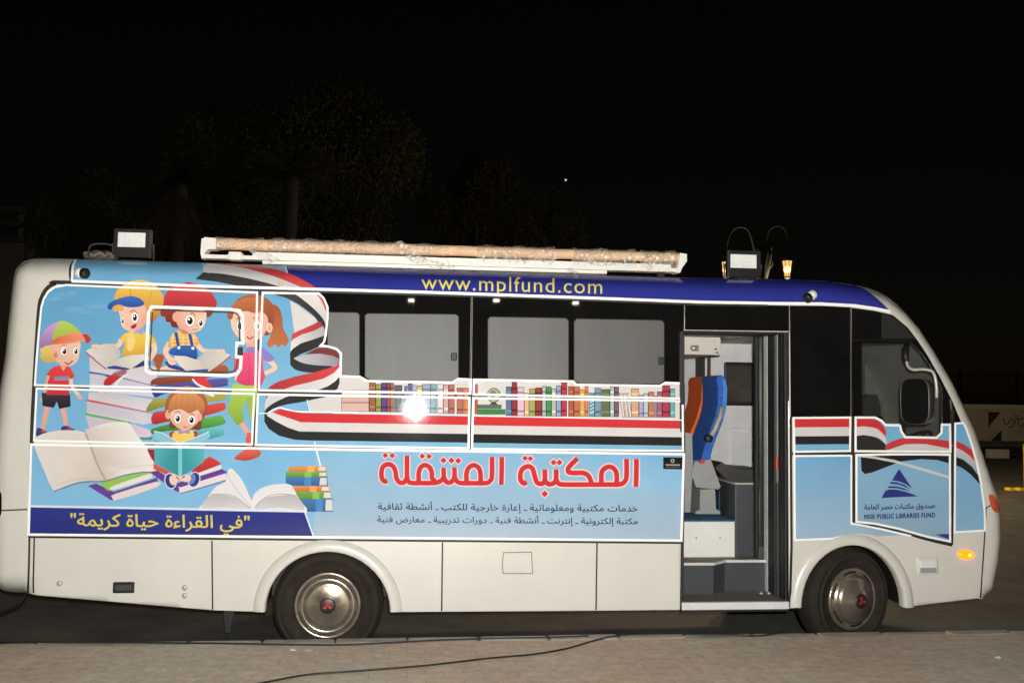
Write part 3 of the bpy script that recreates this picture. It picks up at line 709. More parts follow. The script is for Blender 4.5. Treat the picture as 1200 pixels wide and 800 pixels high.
shelf(zN, 283, 293, 0, 1092, [(15, 52, 97, (92, 118, 152)), (52, 87, 68, (154, 54, 64)), (87, 132, 100, (222, 184, 198)), (132, 160, 137, (232, 180, 124)), (163, 203, 110, (160, 165, 76)), (203, 245, 103, (152, 62, 62)),
     (245, 272, 93, (172, 190, 178)), (272, 305, 97, (64, 150, 94)), (305, 335, 108, (186, 182, 164)), (335, 367, 90, (142, 166, 210)), (367, 405, 70, (190, 54, 68)), (412, 447, 95, (172, 90, 66)), (447, 485, 97, (204, 108, 66)),
     (487, 515, 115, (224, 168, 66)), (517, 540, 95, (228, 122, 66)), (543, 580, 137, (92, 152, 172)), (580, 620, 105, (122, 152, 176)), (622, 678, 113, (98, 112, 80)), (678, 705, 95, (166, 186, 186)), (705, 735, 97, (132, 94, 108)),
     (812, 862, 110, (204, 162, 124)), (862, 890, 150, (176, 158, 205)), (890, 922, 140, (172, 200, 210)), (922, 960, 130, (200, 112, 80)), (962, 976, 155, (150, 150, 160)), (977, 1010, 128, (166, 94, 122)), (1010, 1060, 90, (176, 58, 78)), (1060, 1092, 110, (92, 170, 166))])
for i in range(3):
    o = i * 22
    a.poly([(736 + o, 140), (752 + o, 138), (776 + o, 290), (758 + o, 292)], (90, 62, 62), zN); a.poly([(740 + o, 145), (751 + o, 143), (771 + o, 286), (760 + o, 288)], (228, 208, 200), zN)
for k in range(4): a.stroke([(548, 200 + k * 22), (578, 185 + k * 22)], 6, (190, 220, 226), zN, smooth=False)
a.stroke([(0, 275), (300, 279), (910, 290)], 7, (240, 239, 236), (390, 435.6, 5.714), smooth=False); a.stroke([(945, 297), (1560, 310), (2345, 326)], 7, (240, 239, 236), zM, smooth=False)
a.stroke([(407, 180), (407, 285)], 5, (236, 233, 230), zN, smooth=False)
a.build('bookshelf_print', wrap)

# ---- pile of thick books the children sit on
SK, SKs, SKd = (236, 196, 174), (226, 164, 138), (206, 132, 106)
PG = (214, 208, 216)
a = Art(.0030)
def pile(pages, spine, cp, cs, cs2, edge=None):
    a.poly(pages, cp, zD, c2=tuple(min(255, v + 14) for v in cp))
    for k in range(3):
        t_ = .3 + .2 * k; n = len(pages); 
        a.stroke([(pages[0][0] * (1 - t_) + pages[-1][0] * t_, pages[0][1] * (1 - t_) + pages[-1][1] * t_), (pages[1][0] * (1 - t_) + pages[-2][0] * t_, pages[1][1] * (1 - t_) + pages[-2][1] * t_)], 3, tuple(int(v * .9) for v in cp), zD, smooth=False)
    a.sm(spine, cs, zD, c2=cs2, n=3)
    if edge: a.stroke(edge, 14, cs, zD, n=4)
pile([(100, 545), (560, 620), (590, 590), (580, 560), (430, 508), (68, 445)][::-1], [(585, 552), (720, 512), (960, 472), (1120, 445), (1152, 470), (1150, 510), (960, 552), (700, 565), (600, 592)], (196, 182, 198), (92, 178, 62), (40, 112, 40), [(65, 432), (250, 468), (420, 503)])
a.sm([(950, 562), (1120, 538), (1146, 565), (1140, 600), (1000, 632), (940, 605)], (92, 190, 192), zD, c2=(44, 140, 150), n=3); a.poly([(490, 616), (590, 612), (590, 632), (500, 634)], (80, 140, 110), zD)
pile([(80, 335), (400, 398), (590, 432), (600, 470), (590, 500), (520, 515), (80, 425)], [(598, 426), (720, 402), (1000, 365), (1145, 345), (1162, 370), (1150, 402), (1000, 446), (720, 490), (595, 512)], (192, 186, 198), (222, 74, 60), (166, 36, 36), [(75, 325), (300, 365), (560, 415)])
pile([(240, 262), (590, 318), (612, 350), (590, 400), (540, 410), (90, 318), (95, 262)], [(598, 318), (700, 312), (1000, 290), (1150, 268), (1168, 300), (1140, 325), (1000, 340), (700, 372), (545, 415)], (196, 190, 198), (178, 174, 62), (128, 122, 36))
pile([(105, 112), (370, 160), (610, 206), (622, 250), (600, 300), (240, 264), (98, 250)], [(605, 212), (900, 176), (1160, 155), (1178, 190), (1165, 216), (950, 236), (700, 272), (612, 302)], (194, 188, 204), (88, 92, 168), (50, 52, 116), [(95, 108), (240, 128), (370, 152), (600, 208)])
pile([(100, -10), (300, 10), (610, 60), (634, 110), (620, 190), (560, 200), (370, 150), (105, 98)], [(625, 150), (900, 132), (1060, 80), (1140, 48), (1178, 70), (1165, 112), (900, 178), (600, 204)], (198, 192, 200), (176, 92, 58), (130, 62, 36))
a.build('printed_book_pile', wrap)

# ---- helper pieces for faces
def eye(a, z, x, y, rx, ry, ic=(52, 52, 40), ix=0, iy=2):
    a.ell(x, y, rx * 1.12, ry * 1.1, (212, 166, 144), z); a.ell(x, y, rx, ry, (244, 242, 240), z)
    a.ell(x + ix, y + iy, rx * .62, ry * .66, ic, z); a.ell(x + ix, y + iy + 2, rx * .36, ry * .4, (18, 18, 18), z); a.ell(x + ix - rx * .2, y + iy - ry * .25, rx * .2, ry * .2, (250, 250, 250), z)
def blush(a, z, x, y, r): a.soft(x, y, r, r * .8, (240, 158, 138), SK, z)
# ---- boy in a rainbow cap
a = Art(.0034); z = zA
a.stroke([(205, 600), (180, 690), (150, 800)], 34, SKs, z, w2=24); a.stroke([(398, 620), (412, 700), (470, 775)], 32, SK, z, w2=24); a.ell(478, 785, 26, 20, SKs, z); a.ell(148, 806, 18, 24, SKs, z)
a.stroke([(168, 705), (156, 760), (148, 800)], 20, SKs, z1, w2=15); a.stroke([(220, 708), (228, 745), (233, 785)], 20, SKs, z1, w2=14)
a.poly([(147, 660), (247, 664), (249, 708), (209, 717), (200, 690), (190, 713), (150, 706)], (62, 56, 70), z1, c2=(40, 36, 46))
a.sm([(90, 150), (108, 140), (135, 152), (172, 176), (168, 190), (88, 206)], (64, 58, 128), zE, n=3); a.sm([(120, 168), (140, 155), (172, 176), (165, 186)], (190, 60, 90), zE, n=3)
a.sm([(284, 132), (322, 124), (350, 138), (395, 156), (350, 160), (284, 160)], (64, 58, 128), zE, n=3); a.sm([(320, 150), (340, 140), (370, 152)], (190, 60, 90), zE, n=3)
a.poly([(295, 490), (355, 490), (350, 545), (332, 566), (305, 530)], SKs, z)
a.poly([(250, 520), (305, 508), (332, 558), (365, 510), (395, 530), (420, 575), (432, 606), (395, 630), (378, 606), (380, 690), (384, 770), (185, 766), (198, 650), (215, 600), (184, 590), (215, 545)], (226, 58, 58), z, c2=(196, 40, 48))
a.poly([(253, 606), (372, 600), (373, 630), (253, 634)], (124, 134, 184), z); a.poly([(253, 634), (373, 630), (373, 638), (253, 642)], (226, 120, 110), z)
a.sm([(130, 372), (150, 345), (240, 325), (275, 400), (262, 470), (215, 484), (190, 476), (165, 482), (150, 462), (128, 440), (136, 405)], (232, 204, 96), z, c2=(206, 160, 60))
a.sm([(235, 325), (350, 305), (474, 305), (478, 380), (462, 455), (430, 495), (388, 515), (330, 506), (275, 478), (245, 440), (228, 400)], SK, z, c2=SKs, axis=((470, 350), (240, 480)))
a.ell(262, 418, 28, 38, SKs, z); a.ell(264, 420, 16, 24, SKd, z)
for ex, ey, r in ((425, 300, 20), (450, 290, 20), (475, 282, 22), (500, 272, 20)): a.ell(ex, ey, r, r, (240, 200, 84), z)
a.poly(cr([(130, 355), (133, 270), (170, 200), (230, 150), (312, 121), (262, 190), (244, 250), (238, 322), (180, 338)], 4), (206, 160, 212), z, c2=(150, 110, 170))
a.poly(cr([(312, 121), (370, 130), (430, 165), (482, 222), (380, 232), (300, 258), (238, 290), (250, 215), (276, 165)], 4), (178, 206, 70), z, c2=(150, 180, 50))
a.poly(cr([(236, 322), (248, 285), (330, 248), (430, 220), (500, 228), (560, 250), (572, 282), (545, 312), (500, 298), (400, 314), (320, 320)], 4), (226, 90, 54), z, c2=(240, 150, 110), axis=((260, 310), (440, 230)))
a.sm([(497, 235), (545, 242), (572, 275), (560, 306), (530, 310), (520, 270)], (184, 58, 54), z)
eye(a, z, 338, 384, 28, 37, (46, 44, 34), 4); eye(a, z, 440, 384, 22, 35, (46, 44, 34), 3)
a.stroke([(345, 480), (378, 497), (415, 468)], 9, (96, 32, 30), z); a.stroke([(315, 338), (340, 328), (362, 338)], 5, (176, 120, 70), z); a.ell(400, 445, 9, 6, SKs, z)
a.build('printed_boy', wrap)
# ---- boy in a yellow cap with an open book
a = Art(.0036); z = zB
a.stroke([(115, 650), (170, 700), (245, 750)], 50, SK, z, w2=40); a.stroke([(620, 770), (520, 745), (420, 760)], 46, SK, z, w2=36); a.ell(590, 725, 42, 36, SKs, z)
a.ell(250, 752, 38, 26, (48, 66, 134), z); a.ell(410, 752, 30, 20, (48, 66, 134), z)
a.sm([(212, 205), (222, 165), (262, 135), (310, 100), (372, 86), (394, 110), (345, 145), (300, 180), (262, 208)], (218, 44, 50), zD, n=3, c2=(176, 28, 36)); a.stroke([(300, 212), (340, 160), (395, 122)], 14, (232, 228, 226), zD); a.stroke([(165, 278), (175, 260), (225, 246)], 20, (232, 200, 190), zD); a.stroke([(165, 270), (168, 262)], 12, (190, 40, 46), zD, smooth=False)
a.sm([(285, 245), (300, 205), (540, 180), (692, 170), (682, 230), (640, 300), (583, 348), (545, 270), (500, 225), (380, 232), (300, 272)], (226, 166, 70), z, c2=(180, 112, 40))
a.stroke([(352, 485), (318, 535), (230, 535), (150, 548)], 42, SK, z, w2=24); a.stroke([(598, 505), (608, 580), (560, 650)], 44, SK, z, w2=34)
a.sm([(395, 432), (440, 424), (530, 424), (588, 455), (622, 512), (576, 522), (562, 590), (528, 602), (362, 612), (368, 540), (372, 495), (334, 492), (365, 448)], (240, 202, 56), z, c2=(214, 160, 30), n=4)
a.sm([(400, 470), (440, 450), (460, 500), (430, 570), (395, 560)], (236, 206, 120), z)
a.sm([(330, 240), (420, 222), (520, 210), (548, 290), (534, 365), (485, 412), (415, 424), (362, 392), (345, 350), (338, 300)], SK, z, c2=SKs, axis=((380, 300), (540, 380)))
a.ell(530, 330, 22, 34, SKs, z)
a.sm([(298, 170), (308, 112), (365, 62), (450, 24), (560, 32), (640, 85), (676, 150), (664, 192), (560, 208), (430, 160), (345, 172)], (240, 200, 60), z, c2=(214, 156, 40)); a.stroke([(455, 28), (420, 90), (425, 155)], 5, (196, 146, 40), z); a.stroke([(560, 34), (590, 100), (560, 200)], 5, (196, 146, 40), z)
a.sm([(242, 235), (258, 200), (330, 166), (420, 147), (492, 164), (528, 208), (480, 230), (400, 232), (330, 212), (292, 224), (265, 252)], (58, 106, 196), z, c2=(34, 72, 156), n=4)
for hx, hy in ((300, 245), (325, 235), (350, 240)): a.ell(hx, hy, 18, 24, (226, 166, 70), z)
eye(a, z, 455, 312, 26, 40, (50, 84, 90)); eye(a, z, 360, 340, 13, 28, (50, 84, 90))
a.stroke([(414, 274), (445, 258), (472, 282)], 7, (170, 100, 40), z); a.sm([(422, 384), (468, 362), (458, 392), (438, 400)], (160, 30, 36), z); a.ell(395, 362, 9, 7, SKs, z)
a.poly([(440, 445), (470, 405), (490, 425), (520, 398), (532, 432), (500, 446), (480, 432)], (150, 160, 222), z); 
a.poly(cr([(70, 575), (150, 545), (255, 523), (312, 540), (345, 610), (240, 692), (160, 640)], 2), (216, 210, 202), z, c2=(190, 184, 176), axis=((120, 560), (300, 620)))
a.poly([(240, 692), (330, 632), (430, 606), (530, 600), (530, 642), (430, 708), (380, 706), (300, 690)], (222, 216, 204), z, c2=(196, 188, 176), axis=((530, 610), (300, 680)))
a.stroke([(72, 582), (150, 652), (235, 718)], 9, (190, 66, 66), z); a.poly([(232, 700), (300, 688), (420, 712), (400, 722), (250, 714)], (48, 70, 142), z); a.poly([(432, 708), (530, 648), (530, 690), (470, 705)], (48, 60, 116), z)
a.ell(150, 538, 36, 17, SK, z); a.stroke([(140, 545), (158, 562)], 12, SKs, z, smooth=False)
a.build('printed_boy', wrap)
# ---- boy in a red cap and blue dungarees
a = Art(.0036)
a.poly([(592, 600), (690, 600), (668, 680), (640, 745), (612, 690)], (172, 84, 52), z)
a.ell(740, 725, 95, 38, SK, z); a.ell(1080, 735, 60, 26, SKs, z)
a.stroke([(728, 512), (694, 585), (745, 655)], 46, SK, z, w2=36); a.stroke([(945, 525), (995, 572), (1125, 572)], 42, SK, z, w2=24)
a.sm([(690, 655), (760, 680), (860, 722), (800, 724), (720, 702)], (44, 72, 146), z)
a.sm([(745, 448), (800, 414), (870, 428), (930, 452), (955, 512), (910, 545), (735, 555), (718, 515)], (240, 192, 92), z, c2=(216, 150, 60), n=4)
for k in range(5): a.stroke([(750 + k * 42, 440), (745 + k * 42, 550)], 4, (250, 224, 160), z, smooth=False)
for k in range(3): a.stroke([(735, 470 + k * 28), (940, 470 + k * 28)], 4, (250, 224, 160), z, smooth=False)
a.stroke([(775, 428), (798, 552)], 24, (42, 78, 152), z, smooth=False); a.stroke([(882, 440), (908, 552)], 24, (42, 78, 152), z, smooth=False)
a.sm([(722, 588), (758, 546), (850, 530), (932, 548), (934, 638), (840, 616), (770, 612)], (48, 104, 184), z, c2=(30, 70, 144), n=4)
a.ell(799, 549, 12, 12, (232, 236, 244), z); a.ell(908, 553, 12, 12, (232, 236, 244), z)
a.sm([(655, 262), (690, 205), (860, 190), (1082, 180), (1068, 272), (1022, 312), (985, 268), (880, 262), (800, 290), (800, 388), (775, 392), (742, 382), (730, 352), (700, 345), (690, 310), (662, 302)], (158, 66, 56), z, c2=(122, 44, 36))
a.sm([(776, 265), (900, 250), (1004, 262), (1010, 335), (985, 395), (930, 428), (860, 426), (800, 392), (778, 340)], SK, z, c2=SKs, axis=((960, 330), (790, 380)))
a.ell(772, 310, 24, 36, SKs, z); a.sm([(805, 415), (830, 405), (875, 432), (840, 445)], SKd, z)
a.sm([(688, 222), (680, 180), (700, 120), (760, 66), (868, 42), (960, 58), (1040, 106), (1086, 172), (1088, 216), (1060, 232), (880, 214), (760, 216)], (218, 66, 72), z, c2=(182, 44, 52)); a.ell(870, 46, 30, 10, (190, 50, 56), z)
eye(a, z, 885, 337, 36, 44, (66, 66, 40)); eye(a, z, 970, 356, 22, 33, (66, 66, 40))
a.stroke([(888, 292), (905, 276), (928, 300)], 6, (140, 60, 40), z); a.ell(842, 385, 22, 14, (234, 160, 146), z); a.ell(938, 375, 10, 8, SKs, z); a.stroke([(905, 405), (925, 410), (945, 402)], 5, (150, 60, 60), z)
a.poly([(758, 610), (850, 614), (960, 650), (1032, 712), (850, 728), (800, 682)], (222, 216, 204), z, c2=(194, 186, 174), axis=((780, 620), (1000, 710)))
a.poly([(940, 642), (1000, 578), (1060, 558), (1140, 580), (1203, 605), (1150, 652), (1032, 738), (1000, 700)], (214, 206, 198), z, c2=(188, 180, 172), axis=((1180, 610), (960, 650)))
a.stroke([(1203, 612), (1110, 690), (1034, 748)], 9, (188, 52, 56), z); a.poly([(870, 728), (1030, 714), (1020, 738), (900, 740)], (44, 86, 160), z)
a.ell(748, 655, 34, 30, SK, z); a.stroke([(755, 655), (785, 662)], 12, SKs, z, smooth=False); a.ell(1130, 575, 32, 15, SK, z); a.stroke([(1120, 578), (1142, 592)], 10, SKs, z, smooth=False)
a.sm([(900, 150), (990, 148), (1035, 188), (1052, 226), (985, 216), (930, 182)], (220, 46, 52), zD, n=3); a.stroke([(905, 160), (950, 205), (1040, 240)], 14, (236, 232, 230), zD); a.stroke([(1000, 262), (1040, 280), (1075, 292)], 18, (230, 220, 214), zD)
a.build('printed_boy', wrap)
# ---- standing girl with a ponytail
a = Art(.0036); z = zC
a.sm([(518, 385), (575, 398), (604, 470), (612, 560), (655, 652), (632, 700), (600, 690), (575, 715), (550, 690), (515, 712), (488, 688), (518, 600), (515, 500)], (164, 84, 54), z, c2=(190, 112, 60))
a.sm([(180, 470), (218, 390), (270, 328), (360, 300), (460, 318), (530, 375), (545, 480), (525, 570), (480, 620), (300, 560)], (172, 96, 54), z, c2=(140, 72, 44))
a.poly([(310, 640), (400, 640), (392, 720), (330, 720)], SKs, z)
a.sm([(212, 430), (300, 415), (420, 425), (486, 470), (492, 550), (452, 625), (355, 682), (275, 645), (222, 585), (204, 520)], SK, z, c2=SKs, axis=((300, 500), (480, 640)))
a.ell(506, 560, 24, 40, SK, z); a.ell(508, 562, 13, 25, SKs, z)
a.poly(cr([(176, 472), (214, 390), (280, 338), (400, 326), (440, 400), (420, 445), (372, 442), (335, 432), (290, 432), (232, 432), (214, 492)], 3), (196, 114, 62), z, c2=(160, 82, 46))
for k in range(4): a.stroke([(290 + k * 34, 345), (280 + k * 38, 430)], 3, (150, 80, 46), z, smooth=False)
eye(a, z, 276, 545, 28, 42, (56, 56, 60)); eye(a, z, 408, 545, 24, 40, (56, 56, 60)); a.stroke([(245, 495), (270, 482), (296, 490)], 6, (120, 66, 40), z); a.stroke([(375, 490), (400, 478), (425, 486)], 6, (120, 66, 40), z)
a.stroke([(328, 628), (352, 646), (382, 628)], 8, (130, 40, 40), z); a.ell(340, 598, 10, 8, SKs, z); a.ell(425, 605, 22, 14, (234, 160, 146), z)
g = zG
a.stroke([(502, 145), (548, 208), (445, 258)], 42, SK, g, w2=30)
a.sm([(335, 80), (400, 62), (455, 105), (456, 200), (472, 270), (462, 300), (430, 348), (340, 345), (280, 330), (235, 285), (232, 180), (242, 100)], (236, 84, 130), g, c2=(216, 50, 104), n=4)
a.sm([(232, 140), (275, 110), (290, 180), (285, 245), (245, 282), (232, 240)], (208, 86, 112), g); a.stroke([(345, 90), (350, 220), (340, 335)], 4, (196, 40, 90), g)
a.sm([(440, 45), (490, 75), (540, 122), (530, 150), (488, 158), (450, 120)], (136, 124, 196), g, n=4); a.sm([(325, 60), (355, 40), (400, 52), (380, 85), (340, 90)], (136, 124, 196), g, n=3)
a.stroke([(250, 260), (240, 300)], 16, SK, g, smooth=False)
a.poly(cr([(322, 420), (402, 420), (396, 520), (382, 640), (368, 690), (356, 600)], 3), (150, 182, 46), g)
a.sm([(225, 328), (300, 346), (402, 350), (400, 430), (335, 440), (296, 530), (305, 615), (255, 652), (205, 580), (178, 540), (205, 420)], (172, 204, 58), g, c2=(128, 166, 40), n=4)
a.stroke([(285, 635), (322, 690), (352, 725)], 42, SKs, g, w2=30); a.poly([(330, 712), (372, 712), (372, 800), (324, 800)], (222, 84, 66), g)
a.poly([(640, 60), (682, 60), (675, 140), (642, 140)], (222, 84, 66), zF); a.sm([(574, 180), (610, 150), (650, 128), (690, 122), (726, 140), (720, 172), (650, 197), (590, 192)], (226, 96, 76), zF, c2=(190, 64, 54), n=4)
a.build('printed_girl', wrap)

# ---- open book and small books in the left corner
a = Art(.0038); z = zE
a.poly([(488, 592), (552, 574), (690, 640), (1032, 528), (1032, 600), (720, 706), (664, 702)], (102, 66, 152), z); a.sm([(676, 680), (700, 655), (1020, 560), (1030, 600), (730, 700), (690, 702)], (224, 206, 202), z, n=2)
a.poly([(580, 572), (850, 500), (985, 488), (1000, 505), (660, 632), (640, 628)], (136, 192, 62), z); a.sm([(660, 612), (690, 590), (960, 500), (988, 515), (975, 535), (700, 622)], (226, 214, 206), z, n=2)
a.poly(cr([(84, 212), (200, 170), (330, 158), (460, 176), (515, 300), (560, 420), (622, 545), (500, 552), (400, 566), (300, 600), (222, 634), (150, 480), (72, 290)], 2), (224, 216, 208), z, c2=(206, 192, 178), axis=((250, 300), (600, 480)))
a.poly(cr([(470, 180), (500, 148), (650, 100), (800, 98), (860, 180), (960, 310), (1012, 430), (1018, 482), (880, 486), (750, 512), (625, 548), (560, 420)], 2), (228, 221, 216), z, c2=(202, 188, 174), axis=((700, 300), (540, 380)))
a.stroke([(470, 185), (515, 300), (560, 420), (622, 545)], 20, (196, 178, 158), z); a.stroke([(472, 185), (517, 300), (562, 420), (622, 540)], 7, (166, 146, 124), z)
a.stroke([(222, 636), (400, 574), (500, 560), (620, 556), (760, 514), (900, 488), (985, 486)], 8, (112, 92, 112), z); a.stroke([(240, 590), (400, 540), (610, 540)], 4, (190, 176, 164), z); a.stroke([(640, 520), (780, 450), (1005, 430)], 4, (196, 184, 174), z)
a.build('printed_open_book', wrap)
# ---- white open book and the coloured book stack beside it
a = Art(.0038); z = zF
a.poly(cr([(360, 492), (400, 440), (430, 390), (470, 345), (520, 322), (532, 262), (560, 243), (620, 312), (660, 400), (682, 488), (520, 490)], 2), (222, 219, 217), z); a.poly(cr([(384, 474), (432, 402), (540, 402), (620, 436), (668, 482), (520, 470)], 3), (184, 180, 184), z, c2=(206, 203, 205))
a.stroke([(432, 395), (560, 400), (665, 475)], 4, (160, 156, 160), z); a.stroke([(534, 265), (560, 330), (675, 475)], 4, (186, 183, 184), z)
a.poly(cr([(682, 488), (690, 392), (760, 346), (850, 333), (906, 340), (942, 402), (975, 450), (998, 495), (840, 492)], 2), (222, 219, 217), z); a.poly(cr([(694, 482), (740, 420), (850, 400), (940, 406), (982, 488), (840, 470)], 3), (178, 175, 180), z, c2=(204, 201, 203))
a.stroke([(694, 470), (760, 410), (850, 392), (940, 402)], 4, (160, 156, 160), z); a.stroke([(355, 494), (682, 491), (1000, 498)], 8, (230, 228, 226), z, smooth=False); a.stroke([(650, 482), (680, 490), (708, 482)], 8, (110, 104, 100), z)
a.build('printed_open_book', wrap)
a = Art(.0034)
for pts, c in (([(940, 420), (1152, 420), (1152, 496), (985, 496)], (64, 124, 178)), ([(922, 378), (1142, 378), (1142, 421), (938, 421)], (112, 172, 66)), ([(905, 346), (1130, 345), (1130, 379), (922, 379)], (232, 138, 66)),
               ([(873, 293), (1118, 293), (1122, 346), (878, 343)], (62, 122, 176)), ([(875, 263), (1115, 262), (1118, 293), (875, 293)], (112, 172, 66)), ([(892, 232), (1110, 228), (1114, 262), (892, 263)], (234, 152, 62))):
    a.poly(pts, c, z, c2=tuple(int(v * .82) for v in c)); x1, y0, y1 = pts[1][0], pts[1][1], pts[2][1]
    a.poly([(x1 - 42, y0 + 5), (x1 - 4, y0 + 5), (x1 - 2, y1 - 6), (x1 - 46, y1 - 6)], (214, 210, 208), z)
    a.poly([(pts[0][0] + 110, y0), (pts[0][0] + 150, y0), (pts[0][0] + 150, y1), (pts[0][0] + 110, y1)], tuple(min(255, int(v * 1.12)) for v in c), z)
a.build('printed_book_stack', wrap)
# ---- girl reading on the floor
a = Art(.0042); z = zD
f = zF
a.poly([(100, 213), (212, 270), (204, 290), (100, 245)], (212, 74, 56), f); a.poly([(62, 130), (105, 132), (108, 210), (85, 180)], (150, 44, 48), f); a.poly([(78, 264), (122, 254), (235, 330), (262, 384), (232, 376), (168, 330)], (104, 60, 146), f)
a.poly([(395, 192), (430, 172), (502, 214), (345, 276), (320, 262)], (214, 62, 52), f, c2=(176, 40, 40)); a.poly([(340, 276), (498, 222), (498, 244), (352, 302)], (226, 212, 208), f); a.poly([(200, 340), (330, 300), (500, 246), (535, 266), (262, 352)], (104, 60, 150), f); a.poly([(250, 356), (520, 272), (532, 306), (275, 384), (252, 382)], (226, 210, 212), f); a.stroke([(262, 388), (400, 350), (526, 312)], 5, (96, 58, 140), f)
a.stroke([(215, 285), (290, 310)], 26, SK, f, smooth=False)
for cx, cy, ro in ((200, 316, -.25), (338, 308, .3)):
    a.ell(cx, cy, 36, 48, (206, 210, 220), f, rot=ro); a.ell(cx, cy, 30, 42, (44, 62, 132), f, rot=ro); a.ell(cx + (14 if ro < 0 else -12), cy - 4, 20, 30, (98, 130, 196) if ro > 0 else SK, f, rot=ro)
a.ell(228, 306, 18, 26, SK, f); a.ell(295, 300, 26, 22, SK, f); a.stroke([(232, 290), (252, 308)], 5, (60, 40, 50), f, smooth=False); a.stroke([(268, 300), (284, 288)], 5, (60, 40, 50), f, smooth=False)
a.sm([(692, 430), (700, 330), (740, 270), (820, 222), (900, 218), (985, 268), (1022, 350), (1004, 440), (978, 500), (972, 545), (930, 556), (840, 500), (762, 545), (722, 528), (730, 480)], (188, 108, 58), z, c2=(112, 60, 40))
a.sm([(722, 585), (760, 568), (765, 640), (735, 620)], (176, 62, 50), z, n=3); a.sm([(905, 570), (945, 575), (940, 630), (912, 640)], (176, 62, 50), z, n=3)
a.sm([(748, 592), (795, 560), (900, 558), (918, 600), (914, 650), (820, 662), (758, 648)], (236, 196, 64), z, n=3)
a.sm([(730, 420), (800, 372), (880, 374), (955, 410), (966, 462), (925, 520), (848, 562), (780, 532), (735, 480)], SK, z, c2=SKs)
a.ell(714, 436, 22, 38, SKs, z); a.ell(962, 456, 20, 32, SKs, z)
a.poly(cr([(716, 425), (728, 330), (800, 262), (900, 262), (995, 335), (994, 432), (942, 402), (880, 428), (820, 396), (762, 402)], 3), (218, 148, 82), z, c2=(180, 102, 56))
for k in range(4): a.stroke([(790 + k * 40, 280), (760 + k * 55, 390)], 3, (170, 100, 54), z, smooth=False)
eye(a, z, 790, 467, 27, 36, (44, 56, 110)); eye(a, z, 898, 478, 27, 36, (44, 56, 110)); a.stroke([(765, 422), (790, 412), (812, 422)], 5, (120, 66, 40), z); a.stroke([(885, 436), (905, 430), (925, 444)], 5, (120, 66, 40), z); a.stroke([(836, 532), (846, 537), (858, 532)], 5, (150, 60, 60), z)
a.poly([(788, 552), (838, 568), (886, 550), (884, 588), (840, 580), (800, 592)], (152, 136, 212), z)
a.poly([(104, 60), (245, 110), (246, 286), (178, 250), (108, 214)], (72, 178, 186), f, c2=(40, 142, 152), axis=((110, 100), (246, 180))); a.poly([(268, 110), (402, 66), (396, 202), (332, 250), (268, 284)], (40, 148, 156), f, c2=(78, 184, 190), axis=((268, 180), (400, 120)))
a.poly([(245, 110), (268, 110), (268, 284), (246, 286)], (112, 200, 204), f)
a.poly([(102, 24), (150, 32), (240, 84), (256, 112), (240, 116), (104, 72)], (126, 190, 212), f); a.poly([(256, 112), (270, 84), (350, 58), (424, 28), (434, 56), (400, 84), (268, 118)], (126, 190, 212), f)
a.stroke([(102, 24), (150, 34), (240, 86), (256, 112)], 5, (214, 224, 226), f, smooth=False); a.stroke([(256, 112), (270, 86), (350, 60), (426, 28)], 5, (214, 224, 226), f, smooth=False)
a.build('printed_girl', wrap)

# navy slogan band
a = Art(.0044)
a.poly([(36.3, 594), (357, 600), (367.5, 628.3), (34.2, 625.6)], (46, 56, 140), c2=(38, 46, 124))
a.stroke([(36.5, 592.6), (200, 595.6), (358, 598.6)], 2.6, (214, 224, 232), smooth=False); a.stroke([(357, 599), (367.5, 628)], 1.6, (226, 232, 236), smooth=False)
a.build('slogan_band', wrap)
a = Art(.0062)
a.text(arabic('"في القراءة حياة كريمة"'), (83, 615.4), (292.5, 618.4), (214, 196, 52), vs=.86, bold=.013)
a.build('slogan_lettering', wrap)
# red title drawn as broad strokes with a pale outline
TIT = [(zK, 37, [[(158, 286), (140, 292), (118, 268), (114, 215), (128, 175), (165, 157), (203, 172), (222, 210), (230, 262), (254, 298), (290, 298), (312, 262)],
                 [(313, 90), (313, 180), (313, 250), (322, 288), (350, 303), (440, 304), (520, 303), (566, 292), (597, 262), (598, 186)],
                 [(405, 296), (405, 225), (422, 180), (456, 164), (490, 182), (507, 225), (508, 262), (540, 300)],
                 [(598, 250), (618, 292), (645, 300), (668, 286), (683, 256), (683, 182)], [(683, 250), (702, 290), (740, 304), (830, 305), (925, 304), (958, 290), (975, 254), (977, 100)],
                 [(778, 298), (778, 225), (796, 184), (834, 164), (870, 184), (886, 225), (888, 300)]], [[(1053, 100), (1052, 200), (1049, 316)]],
        [(143, 88, 23), (198, 90, 23), (432, 94, 23), (485, 96, 23), (598, 127, 25), (660, 127, 25), (713, 130, 25)]),
       (zL, 31, [[(148, 243), (130, 250), (110, 232), (107, 195), (120, 160), (155, 142), (184, 156), (198, 200), (212, 242), (240, 254), (262, 232), (263, 162)],
                 [(262, 225), (278, 250), (300, 256), (322, 246), (335, 222), (335, 162)], [(335, 220), (350, 250), (390, 258), (560, 258), (700, 258), (745, 256), (772, 240), (785, 206), (785, 95)],
                 [(472, 92), (440, 122), (414, 152), (414, 176), (440, 184), (505, 184), (540, 200), (556, 232), (560, 256)], [(625, 254), (625, 190), (640, 160), (675, 144), (708, 160), (722, 195), (722, 256)]], [[(848, 95), (848, 180), (845, 272)]],
        [(137, 90, 18), (171, 92, 18), (320, 117, 20), (357, 117, 20), (263, 317, 22)])]
a = Art(.0062); b = Art(.0076)
